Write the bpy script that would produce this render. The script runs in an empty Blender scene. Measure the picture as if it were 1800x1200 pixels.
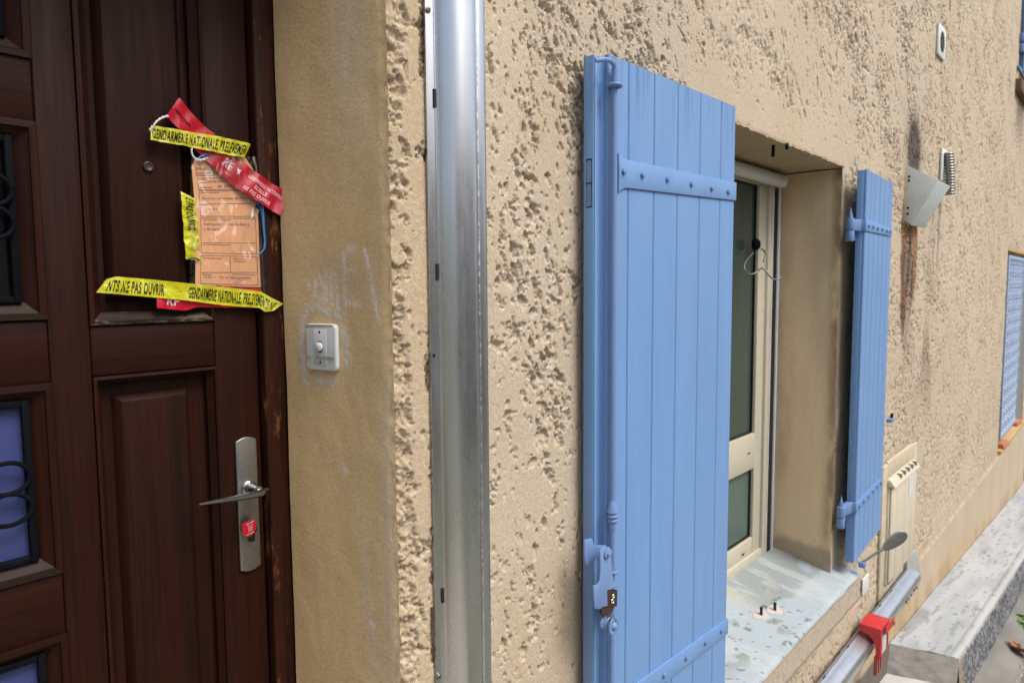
import bpy, math, random
import numpy as np
from mathutils import Vector, Matrix
random.seed(7)
rng = np.random.default_rng(11)
S = bpy.context.scene
COL = S.collection

# ------------------------------------------------------------------ camera, sky, sun, exposure
W_, H_, FPX = 1800., 1200., 1200.
YAW, PIT, ROLL = math.radians(47.84), math.radians(4.62), .0073
F = np.array([math.sin(YAW)*math.cos(PIT), math.cos(YAW)*math.cos(PIT), -math.sin(PIT)])
R0 = np.array([math.cos(YAW), -math.sin(YAW), 0.]); U0 = np.cross(R0, F)
cr = math.sqrt(1-ROLL*ROLL)
RR = cr*R0-ROLL*U0; UU = ROLL*R0+cr*U0
CAM = np.array([0., -.9, 1.95])
def at(x, y, Y=0.):                      # photo pixel -> point of the vertical plane Y
    d = F+(x-900)/FPX*RR-(y-600)/FPX*UU
    return CAM+d*((Y-CAM[1])/d[1])
cd = bpy.data.cameras.new('camera'); cam = bpy.data.objects.new('camera', cd); COL.objects.link(cam)
cd.sensor_width = 36; cd.lens = 24; cd.clip_start = .05; cd.clip_end = 900
cam.matrix_world = Matrix(((RR[0], UU[0], -F[0], CAM[0]), (RR[1], UU[1], -F[1], CAM[1]), (RR[2], UU[2], -F[2], CAM[2]), (0, 0, 0, 1)))
cd.dof.use_dof = True; cd.dof.focus_distance = 1.4; cd.dof.aperture_fstop = 6.3
S.camera = cam

SUN_EL, SUN_AZ = math.radians(55), math.radians(172)      # azimuth clockwise from +Y: street side, from the right
wd = bpy.data.worlds.new('World'); S.world = wd; wd.use_nodes = True
nt = wd.node_tree; nt.nodes.clear()
sky = nt.nodes.new('ShaderNodeTexSky'); sky.sky_type = 'NISHITA'; sky.sun_disc = False
sky.sun_elevation = SUN_EL; sky.sun_rotation = SUN_AZ; sky.dust_density = 5; sky.air_density = 1.2; sky.ozone_density = 1
hs = nt.nodes.new('ShaderNodeHueSaturation'); hs.inputs['Saturation'].default_value = .85
bg = nt.nodes.new('ShaderNodeBackground'); bg.inputs['Strength'].default_value = .15
wo = nt.nodes.new('ShaderNodeOutputWorld')
nt.links.new(sky.outputs[0], hs.inputs['Color']); nt.links.new(hs.outputs[0], bg.inputs[0]); nt.links.new(bg.outputs[0], wo.inputs[0])
sl = bpy.data.lights.new('sun', 'SUN'); sl.energy = 1.5; sl.angle = math.radians(24); sl.color = (1, .99, .97)
sun = bpy.data.objects.new('sun', sl); COL.objects.link(sun)
sd = Vector((math.sin(SUN_AZ)*math.cos(SUN_EL), math.cos(SUN_AZ)*math.cos(SUN_EL), math.sin(SUN_EL)))
sun.rotation_euler = sd.to_track_quat('Z', 'Y').to_euler()
S.view_settings.view_transform = 'Standard'; S.view_settings.look = 'None'
S.view_settings.gamma = 1; S.view_settings.use_curve_mapping = False
S.view_settings.exposure = 0.44

# ------------------------------------------------------------------ materials
def lin(r, g, b):
    return tuple(((c/255/12.92) if c/255 <= .04045 else ((c/255+.055)/1.055)**2.4) for c in (r, g, b))
class NM:
    def __init__(s, name):
        s.m = bpy.data.materials.new(name); s.m.use_nodes = True
        s.t = s.m.node_tree; s.b = s.t.nodes['Principled BSDF']
        s.o = s.t.nodes['Material Output']
    def n(s, t, **k):
        x = s.t.nodes.new('ShaderNode'+t)
        for a, v in k.items():
            if a in x.inputs.keys(): x.inputs[a].default_value = v
            else: setattr(x, a, v)
        return x
    def l(s, a, b): s.t.links.new(a, b)
    def noise(s, vec, scale, detail=4, rough=.6, dist=0):
        x = s.n('TexNoise'); x.inputs['Scale'].default_value = scale; x.inputs['Detail'].default_value = detail
        x.inputs['Roughness'].default_value = rough; x.inputs['Distortion'].default_value = dist
        if vec is not None: s.l(vec, x.inputs['Vector'])
        return x.outputs['Fac']
    def pos(s, scale=(1, 1, 1), rnd=False, obj=False):
        m = s.n('Mapping'); m.inputs['Scale'].default_value = scale
        if obj: s.l(s.n('TexCoord').outputs['Object'], m.inputs[0])
        else: s.l(s.n('NewGeometry').outputs['Position'], m.inputs[0])
        if rnd:
            oi = s.n('ObjectInfo'); c = s.n('CombineXYZ'); mu = s.n('Math', operation='MULTIPLY'); mu.inputs[1].default_value = 37.
            s.l(oi.outputs['Random'], mu.inputs[0])
            for i in range(3): s.l(mu.outputs[0], c.inputs[i])
            s.l(c.outputs[0], m.inputs['Location'])
        return m.outputs[0]
    def ramp(s, fac, stops):
        r = s.n('ValToRGB'); e = r.color_ramp.elements
        while len(e) < len(stops): e.new(.5)
        for i, (p, c) in enumerate(stops):
            e[i].position = p; e[i].color = (*c, 1) if len(c) == 3 else c
        s.l(fac, r.inputs[0]); return r.outputs[0]
    def mix(s, fac, a, b, mode='MIX'):
        x = s.n('Mix'); x.data_type = 'RGBA'; x.blend_type = mode
        if isinstance(fac, float): x.inputs[0].default_value = fac
        else: s.l(fac, x.inputs[0])
        for i, v in ((6, a), (7, b)):
            if isinstance(v, tuple): x.inputs[i].default_value = (*v[:3], 1)
            else: s.l(v, x.inputs[i])
        return x.outputs[2]
    def bump(s, h, strength, dist=.002):
        x = s.n('Bump'); x.inputs['Strength'].default_value = strength; x.inputs['Distance'].default_value = dist
        s.l(h, x.inputs['Height']); s.l(x.outputs[0], s.b.inputs['Normal']); return x
    def col(s, v):
        if isinstance(v, tuple): s.b.inputs['Base Color'].default_value = (*v[:3], 1)
        else: s.l(v, s.b.inputs['Base Color'])
    def set(s, **k):
        for a, v in k.items(): s.b.inputs[a.replace('_', ' ')].default_value = v
        return s

def plain(name, c, rough=.6, metal=0., var=.12, scale=60, bump=0.):
    m = NM(name); v = m.pos(rnd=True)
    n = m.noise(v, scale, 5)
    m.col(m.mix(m.ramp(n, [(.3, (0, 0, 0)), (.7, (1, 1, 1))]), tuple(x*(1-var) for x in c), tuple(min(1, x*(1+var)) for x in c)))
    m.set(Roughness=rough, Metallic=metal)
    if bump: m.bump(n, bump, .001)
    return m.m
def attr_mat(name, grain=.14, gscale=420, rough=.92, bumps=.5, bd=.0012, spec=.25, fine=True):
    """plaster / concrete: base colour stored on the mesh (tint, stains), fine grain here"""
    m = NM(name); a = m.n('Attribute', attribute_name='Col'); v = m.pos()
    n = m.noise(v, gscale, 3, .7); n2 = m.noise(v, gscale*.28, 3, .6)
    g = m.ramp(n, [(.3, (1-grain,)*3), (.7, (1+grain,)*3)])
    g2 = m.ramp(n2, [(.3, (1-grain*.5,)*3), (.7, (1+grain*.4,)*3)])
    m.col(m.mix(1., m.mix(1., a.outputs['Color'], g, 'MULTIPLY'), g2, 'MULTIPLY'))
    m.set(Roughness=rough, Specular_IOR_Level=spec)
    ad = m.n('Math', operation='ADD'); m.l(n, ad.inputs[0]); m.l(n2, ad.inputs[1])
    m.bump(ad.outputs[0], bumps, bd); return m.m
M = {}
M['stucco'] = attr_mat('stucco', .22, 430, .95, .8, .0018)
M['plaster'] = attr_mat('plaster', .16, 520, .92, .7, .0012)
M['concrete'] = attr_mat('concrete', .07, 330, .85, .35, .0012)
M['ground'] = attr_mat('ground', .2, 160, .95, .8, .004)

def wood(name, axis, base, dark, worn=None):
    m = NM(name)
    sc = [34, 34, 34]; sc['xyz'.index(axis)] = 1.6
    v = m.pos(tuple(sc), rnd=True)
    n = m.noise(v, 1.0, 6, .65, 1.2)
    sc2 = [260, 260, 260]; sc2['xyz'.index(axis)] = 5
    n2 = m.noise(m.pos(tuple(sc2), rnd=True), 1., 3, .6)
    c = m.ramp(n, [(.30, dark), (.5, base), (.72, tuple(x*1.25 for x in base))])
    c = m.mix(m.ramp(n2, [(.35, (.40,)*3), (.6, (0,)*3)]), c, tuple(x*.45 for x in dark))
    if worn:
        sc3 = [9, 9, 9]; sc3['xyz'.index(axis)] = 2.2
        w = m.noise(m.pos(tuple(sc3), rnd=True), 3., 8, .75)
        c = m.mix(m.ramp(w, [(worn[1], (0,)*3), (worn[1]+.05, (.8,)*3)]), c, worn[0])
    m.col(c); m.set(Roughness=.42, Specular_IOR_Level=.13)
    m.l(m.ramp(n, [(.3, (.60,)*3), (.7, (.47,)*3)]), m.b.inputs['Roughness'])
    m.bump(n2, .25, .0006); return m.m
WB, WD = (.0235, .0060, .0032), (.0110, .0038, .0026)
M['wood_v'] = wood('stained_wood_upright', 'z', WB, WD)
M['wood_h'] = wood('stained_wood_level', 'x', WB, WD)
M['wood_frame'] = wood('weathered_wood_frame', 'z', (.034, .010, .005), WD, ((.17, .060, .02), .575))
M['wood_dry'] = wood('dry_wood_moulding', 'x', (.030, .017, .012), (.014, .008, .006), ((.17, .13, .10), .56))

def blue_paint(name, c, chips=.705):
    m = NM(name); v = m.pos(rnd=True)
    n = m.noise(m.pos((14, 14, 2.2), rnd=True), 1., 5, .6)
    base = m.mix(m.ramp(n, [(.3, (0,)*3), (.7, (1,)*3)]), tuple(x*.94 for x in c), tuple(min(1, x*1.05) for x in c))
    d = m.noise(m.pos((150, 150, 7), rnd=True), 1., 5, .75)
    base = m.mix(m.ramp(d, [(.70, (0,)*3), (.80, (.30,)*3)]), base, tuple(x*.35 for x in c))
    ch = m.noise(m.pos((1, 1, .45), rnd=True), 75., 5, .8)
    base = m.mix(m.ramp(ch, [(chips, (0,)*3), (chips+.02, (.8,)*3)]), base, (.42, .42, .40))
    sp_ = m.n('SeparateXYZ'); m.l(m.n('NewGeometry').outputs['Position'], sp_.inputs[0])      # rain drips from the top edge
    mr = m.n('MapRange'); m.l(sp_.outputs['Z'], mr.inputs['Value']); mr.inputs['From Min'].default_value = 2.27; mr.inputs['From Max'].default_value = 2.43; mr.inputs['To Max'].default_value = .75
    dr = m.ramp(m.noise(m.pos((95, 95, 3.5)), 1., 4, .7), [(.52, (0,)*3), (.66, (1,)*3)]); mm = m.n('Math', operation='MULTIPLY'); m.l(mr.outputs[0], mm.inputs[0]); m.l(dr, mm.inputs[1])
    base = m.mix(mm.outputs[0], base, tuple(x*.42 for x in c))
    fade = m.ramp(m.noise(m.pos((5, 5, 1.3), rnd=True), 1., 4, .6), [(.35, (0,)*3), (.7, (.30,)*3)]); base = m.mix(fade, base, (.20, .31, .50))
    m.col(base); m.set(Roughness=.46, Specular_IOR_Level=.35)
    g = m.noise(m.pos((320, 320, 10), rnd=True), 1., 3)
    m.bump(g, .18, .0006); return m.m
BL = (.148, .285, .545)
M['blue'] = blue_paint('sky_blue_paint', BL)
M['blue_iron'] = blue_paint('blue_painted_iron', (.14, .235, .46), .70)
M['blue_groove'] = plain('shaded_blue_paint', (.10, .20, .42), .6)
def galvanised():
    m = NM('galvanised_steel')
    n = m.noise(m.pos((60, 60, 1.3)), 1., 4, .6)
    sp = m.noise(m.pos(), 900., 2, .5)
    m.col(m.ramp(n, [(.3, (.58, .60, .63)), (.7, (.64, .66, .68))]))
    m.l(m.ramp(n, [(.3, (.27,)*3), (.75, (.33,)*3)]), m.b.inputs['Roughness'])
    base_ = m.b.inputs['Base Color'].links[0].from_socket
    sx = m.n('SeparateXYZ'); m.l(m.n('NewGeometry').outputs['Position'], sx.inputs[0])
    d0 = m.n('Math', operation='SUBTRACT'); m.l(sx.outputs['X'], d0.inputs[0]); d0.inputs[1].default_value = .8610
    d1 = m.n('Math', operation='ABSOLUTE'); m.l(d0.outputs[0], d1.inputs[0])
    d2 = m.n('MapRange'); m.l(d1.outputs[0], d2.inputs['Value']); d2.inputs['From Min'].default_value = .0003; d2.inputs['From Max'].default_value = .0011; d2.inputs['To Min'].default_value = .6; d2.inputs['To Max'].default_value = 0
    sk = m.ramp(m.noise(m.pos((1, 1, .55)), 330., 3, .6), [(.48, (0,)*3), (.56, (1,)*3)]); mk_ = m.n('Math', operation='MULTIPLY'); m.l(d2.outputs[0], mk_.inputs[0]); m.l(sk, mk_.inputs[1])
    m.col(m.mix(mk_.outputs[0], base_, (.95, .95, .95)))
    st_ = m.ramp(m.noise(m.pos((9, 9, 2.2)), 1., 6, .75), [(.52, (0,)*3), (.70, (.35,)*3)])
    m.col(m.mix(st_, m.b.inputs['Base Color'].links[0].from_socket, (.40, .40, .40)))
    m.l(m.mix(mk_.outputs[0], m.ramp(m.noise(m.pos((30, 30, 6)), 1., 5, .7), [(.3, (.24,)*3), (.7, (.34,)*3)]), (.6, .6, .6)), m.b.inputs['Roughness'])
    m.set(Metallic=1.); m.bump(m.noise(m.pos((18, 18, 4)), 1., 3), .07, .004)
    return m.m
M['galv'] = galvanised()
M['galv_h'] = plain('dull_galvanised_steel', (.60, .62, .64), .38, 1., .08, 20)
M['steel'] = plain('brushed_steel', (.26, .26, .245), .40, .9, .1, 200)
M['steel_bright'] = plain('polished_steel', (.36, .37, .38), .24, 1., .06, 100)
M['iron'] = plain('black_iron', (.0045, .006, .008), .6, 0., .3, 120); M['iron'].node_tree.nodes['Principled BSDF'].inputs['Specular IOR Level'].default_value = .04
M['dark'] = plain('dark_void', (.008, .008, .008), .8)
M['rust'] = plain('rust', (.045, .020, .013), .9, 0, .5, 300, .4)
M['white_pl'] = plain('white_plastic', (.62, .66, .64), .4, 0, .04, 40)
M['white_pl2'] = plain('pale_lilac_plastic', (.60, .60, .64), .45, 0, .04, 40)
M['dirt_line'] = plain('grey_dried_glue', (.33, .33, .27), .8, 0, .2, 300)
M['cream'] = plain('cream_lacquered_frame', (.50, .465, .365), .45, 0, .05, 30)
M['white_rail'] = plain('white_rail', (.70, .70, .68), .4, 0, .04, 30)
M['seal_red'] = plain('red_tape_film', (.43, .007, .022), .28, 0, .10, 60, .3)
M['red_paint'] = plain('red_paint', (.50, .022, .024), .45, 0, .12, 40)
M['red_faded'] = plain('faded_red_iron', (.30, .07, .045), .7, 0, .3, 90)
M['black_ink'] = plain('black_ink', (.004, .004, .004), .4, 0, .02)
M['grey_ink'] = plain('grey_print_ink', (.10, .07, .07), .6, 0, .02)
M['pen_ink'] = plain('blue_pen_ink', (.10, .06, .16), .6, 0, .02)
M['white_ink'] = plain('white_ink', (.72, .55, .62), .4, 0, .02)
M['card'] = plain('orange_card', (.74, .385, .20), .7, 0, .05, 30)
M['string'] = plain('white_cotton', (.70, .70, .72), .85, 0, .1, 400, .5)
M['string_blue'] = plain('blue_twine', (.03, .20, .50), .6, 0, .1, 400)
M['blue_card'] = plain('blue_sheet_behind_glass', (.034, .047, .16), .5, 0, .1, 5)
M['hood'] = plain('pale_grey_sheet_metal', (.60, .65, .65), .5, 0., .07, 14)
M['meter'] = plain('cream_plastic', (.58, .52, .41), .5, 0, .05, 12)
M['zinc'] = plain('grey_zinc', (.21, .21, .20), .45, .6, .22, 60)
M['terracotta'] = plain('terracotta', (.42, .15, .07), .85, 0, .2, 60)
M['leaf_brown'] = plain('dry_leaf', (.30, .11, .04), .7, 0, .4, 40)
M['leaf_green'] = plain('green_leaf', (.10, .20, .03), .6, 0, .3, 40)
M['tile'] = plain('roof_tile_clay', (.33, .16, .09), .85, 0, .3, 3)
M['house_ochre'] = plain('ochre_render', (.52, .47, .42), .9, 0, .1, 3)
M['lattice'] = blue_paint('pale_blue_lattice_paint', (.34, .42, .58))
M['pale_panel'] = plain('pale_grey_panel', (.50, .50, .47), .6)
def film(name, c, alpha, rough):
    m = NM(name); m.col(c); m.set(Roughness=rough, Alpha=alpha)
    m.bump(m.noise(m.pos((1, 1, 1.6)), 55., 4, .6, .6), .55, .006); return m.m
M['yellow'] = film('yellow_tape_film', (.58, .58, .010), .86, .32)
def clear_film():
    m = NM('clear_plastic_film'); t = m.t
    tr = m.n('BsdfTransparent'); gl = m.n('BsdfGlossy'); gl.inputs['Roughness'].default_value = .06
    fr = m.n('LayerWeight'); fr.inputs['Blend'].default_value = .42
    b = m.n('Bump'); b.inputs['Strength'].default_value = 1.; b.inputs['Distance'].default_value = .02
    m.l(m.noise(m.pos((1, 1, .4)), 26., 2, .5, .8), b.inputs['Height']); m.l(b.outputs[0], gl.inputs['Normal'])
    mu = m.n('Math', operation='MULTIPLY'); mu.operation = 'MULTIPLY_ADD'; mu.inputs[1].default_value = .8; mu.inputs[2].default_value = .07; mu.use_clamp = True; m.l(fr.outputs['Fresnel'], mu.inputs[0])
    mx = m.n('MixShader'); m.l(mu.outputs[0], mx.inputs[0]); m.l(tr.outputs[0], mx.inputs[1]); m.l(gl.outputs[0], mx.inputs[2])
    m.l(mx.outputs[0], m.o.inputs['Surface']); return m.m
M['film'] = clear_film()
def pane():
    m = NM('window_glass'); m.col((.042, .066, .058)); m.set(Roughness=.04, Specular_IOR_Level=.6)
    m.bump(m.noise(m.pos(), 2.5, 2), .05, .02); return m.m
M['pane'] = pane()
M['pane_low'] = M['pane'].copy(); M['pane_low'].name = 'window_glass_paler_green'; M['pane_low'].node_tree.nodes['Principled BSDF'].inputs['Base Color'].default_value = (.085, .135, .12, 1)  # lower panes: same glass with a lighter, greener base colour
M['door_glass'] = plain('dark_door_glass', (.004, .004, .005), .12, 0, .2, 8)

# ------------------------------------------------------------------ mesh helpers
def wloc(o):
    v = Vector((0, 0, 0))
    while o is not None: v += o.location; o = o.parent
    return v
def tag(o, label=None, cat=None, group=None, kind=None):
    for k, v in (('label', label), ('category', cat), ('group', group), ('kind', kind)):
        if v: o[k] = v
    return o
def thing(name, loc, label, cat, group=None):
    o = bpy.data.objects.new(name, None); o.empty_display_size = .05; COL.objects.link(o); o.location = tuple(float(x) for x in loc)
    return tag(o, label, cat, group)
class MB:
    def __init__(s): s.v = []; s.f = []
    def add(s, vs, fs):
        n = len(s.v); s.v += [tuple(float(c) for c in p) for p in vs]; s.f += [tuple(i+n for i in f) for f in fs]; return s
    def box(s, a, b):
        (x0, y0, z0), (x1, y1, z1) = [(min(p, q)) for p, q in zip(a, b)], [(max(p, q)) for p, q in zip(a, b)]
        return s.add([(x0, y0, z0), (x1, y0, z0), (x1, y1, z0), (x0, y1, z0), (x0, y0, z1), (x1, y0, z1), (x1, y1, z1), (x0, y1, z1)],
                     [(0, 3, 2, 1), (4, 5, 6, 7), (0, 1, 5, 4), (1, 2, 6, 5), (2, 3, 7, 6), (3, 0, 4, 7)])
    def hexa(s, q0, q1):     # two quads, any shape
        return s.add(list(q0)+list(q1), [(0, 3, 2, 1), (4, 5, 6, 7), (0, 1, 5, 4), (1, 2, 6, 5), (2, 3, 7, 6), (3, 0, 4, 7)])
    def prism(s, poly, off):  # polygon of 3-d points moved by off
        n = len(poly); off = np.array(off, float)
        q = [tuple(p) for p in poly]+[tuple(np.array(p, float)+off) for p in poly]
        return s.add(q, [tuple(range(n))[::-1], tuple(range(n, 2*n))]+[(i, (i+1) % n, (i+1) % n+n, i+n) for i in range(n)])
    def tube(s, pts, r, seg=10, cap=True, flat=1.):
        pts = [np.array(p, float) for p in pts]; n = len(pts); rs = r if hasattr(r, '__len__') else [r]*n
        up = None; base = len(s.v); vs = []
        for i, p in enumerate(pts):
            t = pts[min(i+1, n-1)]-pts[max(i-1, 0)]; t /= np.linalg.norm(t)+1e-12
            if up is None:
                up = np.cross(t, [0, 0, 1.]) if abs(t[2]) < .9 else np.cross(t, [0, 1., 0])
            up = up-t*np.dot(up, t); up /= np.linalg.norm(up)+1e-12; w = np.cross(t, up)
            for k in range(seg):
                a = 2*math.pi*k/seg; vs.append(p+rs[i]*(math.cos(a)*up+flat*math.sin(a)*w))
        fs = [(i*seg+k, i*seg+(k+1) % seg, (i+1)*seg+(k+1) % seg, (i+1)*seg+k) for i in range(n-1) for k in range(seg)]
        if cap: fs += [tuple(range(seg))[::-1], tuple((n-1)*seg+k for k in range(seg))]
        return s.add(vs, fs)
    def disc(s, c, axis, r, h, seg=20, r2=None):
        c = np.array(c, float); a = np.array(axis, float); a /= np.linalg.norm(a)
        return s.tube([c, c+a*h], [r, r if r2 is None else r2], seg)
    def lathe(s, c, axis, prof, seg=20):
        c = np.array(c, float); a = np.array(axis, float); a /= np.linalg.norm(a)
        u = np.cross(a, [0, 0, 1.] if abs(a[2]) < .9 else [1., 0, 0]); u /= np.linalg.norm(u); w = np.cross(a, u)
        vs = [c+a*h+max(r, 1e-5)*(math.cos(2*math.pi*k/seg)*u+math.sin(2*math.pi*k/seg)*w) for (h, r) in prof for k in range(seg)]
        n = len(prof)
        fs = [(i*seg+k, i*seg+(k+1) % seg, (i+1)*seg+(k+1) % seg, (i+1)*seg+k) for i in range(n-1) for k in range(seg)]
        return s.add(vs, fs+[tuple(range(seg))[::-1], tuple((n-1)*seg+k for k in range(seg))])
    def torus(s, c, axis, R, r, seg=20, ss=8, arc=1.):
        c = np.array(c, float); a = np.array(axis, float); a /= np.linalg.norm(a)
        u = np.cross(a, [0, 0, 1.] if abs(a[2]) < .9 else [1., 0, 0]); u /= np.linalg.norm(u); w = np.cross(a, u); vs = []
        for i in range(seg):
            t = 2*math.pi*i/seg; d = math.cos(t)*u+math.sin(t)*w
            for k in range(ss):
                p = 2*math.pi*k/ss; vs.append(c+d*(R+r*math.cos(p))+a*r*math.sin(p))
        return s.add(vs, [(i*ss+k, i*ss+(k+1) % ss, ((i+1) % seg)*ss+(k+1) % ss, ((i+1) % seg)*ss+k) for i in range(seg) for k in range(ss)])
    def build(s, name, mat, parent=None, bevel=0., smooth=False, seg=2, fixn=True):
        v = np.array(s.v); c = (v.min(0)+v.max(0))/2
        me = bpy.data.meshes.new(name); me.from_pydata([tuple(p) for p in (v-c)], [], s.f)
        if fixn:
            import bmesh
            bm = bmesh.new(); bm.from_mesh(me); bmesh.ops.recalc_face_normals(bm, faces=bm.faces)
            if bevel:
                bmesh.ops.bevel(bm, geom=[e for e in bm.edges if e.is_manifold and e.calc_face_angle(0) > .5], offset=bevel, segments=seg, affect='EDGES', profile=.5)
            bm.to_mesh(me); bm.free()
        me.materials.append(M[mat] if isinstance(mat, str) else mat)
        if smooth:
            me.shade_smooth()
            try: me.set_sharp_from_angle(angle=math.radians(38))
            except Exception: pass
        elif bevel:
            me.shade_smooth()
            try: me.set_sharp_from_angle(angle=math.radians(50))
            except Exception: pass
        o = bpy.data.objects.new(name, me); COL.objects.link(o)
        o.parent = parent; o.location = Vector(tuple(c))-wloc(parent) if parent else Vector(tuple(c))
        return o
def dup_to(o, world, parent=None, label=None):
    c = o.copy(); COL.objects.link(c); p = parent or o.parent; c.parent = p
    c.location = Vector(tuple(float(x) for x in world))-(wloc(p) if p else Vector((0, 0, 0)))
    if label: c['label'] = label
    return c

# numpy noise
TAB = rng.random((64, 512, 512))
def vn(x, y, s=0):
    xi = np.floor(x).astype(int); yi = np.floor(y).astype(int); fx = x-xi; fy = y-yi
    fx = fx*fx*(3-2*fx); fy = fy*fy*(3-2*fy); T = TAB[s % 64]
    a = T[xi & 511, yi & 511]; b = T[(xi+1) & 511, yi & 511]; c = T[xi & 511, (yi+1) & 511]; d = T[(xi+1) & 511, (yi+1) & 511]
    return (a*(1-fx)+b*fx)*(1-fy)+(c*(1-fx)+d*fx)*fy
def fbm(x, y, s=0, oct=4, g=.5):
    r = 0; a = 1; t = 0
    for i in range(oct):
        k = 2.03**i; th = .6*i; cx, sx = math.cos(th), math.sin(th)
        r = r+a*vn((x*cx-y*sx)*k+17.3*i, (x*sx+y*cx)*k+9.1*i, s+i); t += a; a *= g
    return r/t
def gouges(x, z, s, pres, seed, rmin, rmax):
    """separate gouges on a jittered grid: depth 0..1, steep on the upper side, running out below"""
    u, v = x/s, z/s; ui = np.floor(u).astype(int); vi = np.floor(v).astype(int); out = np.zeros_like(x)
    wob = (vn(u*3.1, v*3.1, seed+1)-.5)*.55+(vn(u*7.3, v*7.3, seed+2)-.5)*.35
    for i in (-1, 0, 1):
        for j in (-1, 0, 1):
            a, b = (ui+i) & 511, (vi+j) & 511
            r1, r2, r3, r4, r5 = (TAB[(seed+k) % 64][a, b] for k in range(5, 10))
            rad = rmin+(rmax-rmin)*r3**1.6; cx = ui+i+r1; cz = vi+j+r2; dx = (u-cx)*(.8+.9*r4); dz = (v-cz)*(.65+.5*r5)
            q = 1-np.hypot(dx, dz)/rad+wob
            q = np.where(r4*.37+r5*.63 < pres, q, 0)
            out = np.maximum(out, sst(0, .14, q)*(.45+.55*np.clip(.5+dz/rad*.9, 0, 1))*(.5+.5*r3))
    return out
def sst(a, b, x): t = np.clip((x-a)/(b-a), 0, 1); return t*t*(3-2*t)
def mixc(a, b, m): m = m[..., None]; return a*(1-m)+np.array(b)*m

def surf(name, P, col, mat, parent=None, keep=None, smooth=True, kind=None):
    """P: (nv,nu,3) points, col: (nv,nu,3) base colours, keep: (nv-1,nu-1) bool"""
    nv, nu = P.shape[:2]; idx = np.arange(nv*nu).reshape(nv, nu)
    q = np.stack([idx[:-1, :-1], idx[:-1, 1:], idx[1:, 1:], idx[1:, :-1]], -1)
    q = q[keep] if keep is not None else q.reshape(-1, 4)
    V = P.reshape(-1, 3); c = (V.min(0)+V.max(0))/2
    me = bpy.data.meshes.new(name); me.vertices.add(len(V)); me.vertices.foreach_set('co', (V-c).astype(np.float32).ravel())
    me.loops.add(q.size); me.loops.foreach_set('vertex_index', q.astype(np.int32).ravel())
    me.polygons.add(len(q)); me.polygons.foreach_set('loop_start', np.arange(0, q.size, 4, dtype=np.int32)); me.polygons.foreach_set('loop_total', np.full(len(q), 4, dtype=np.int32))
    me.update(calc_edges=True)
    a = me.color_attributes.new('Col', 'FLOAT_COLOR', 'POINT')
    cc = np.ones((len(V), 4), np.float32); cc[:, :3] = np.clip(col.reshape(-1, 3), 0, 1); a.data.foreach_set('color', cc.ravel())
    me.materials.append(M[mat])
    if smooth: me.shade_smooth()
    o = bpy.data.objects.new(name, me); COL.objects.link(o); o.parent = parent
    o.location = Vector(tuple(c))-wloc(parent) if parent else Vector(tuple(c))
    if kind: o['kind'] = kind
    return o
def axis_grid(*segs):     # (start, stop, step) ...
    out = []
    for a, b, d in segs: out.append(np.linspace(a, b, max(2, int(round((b-a)/d))+1))[:-1])
    out.append([segs[-1][1]]); return np.concatenate(out)

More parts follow.
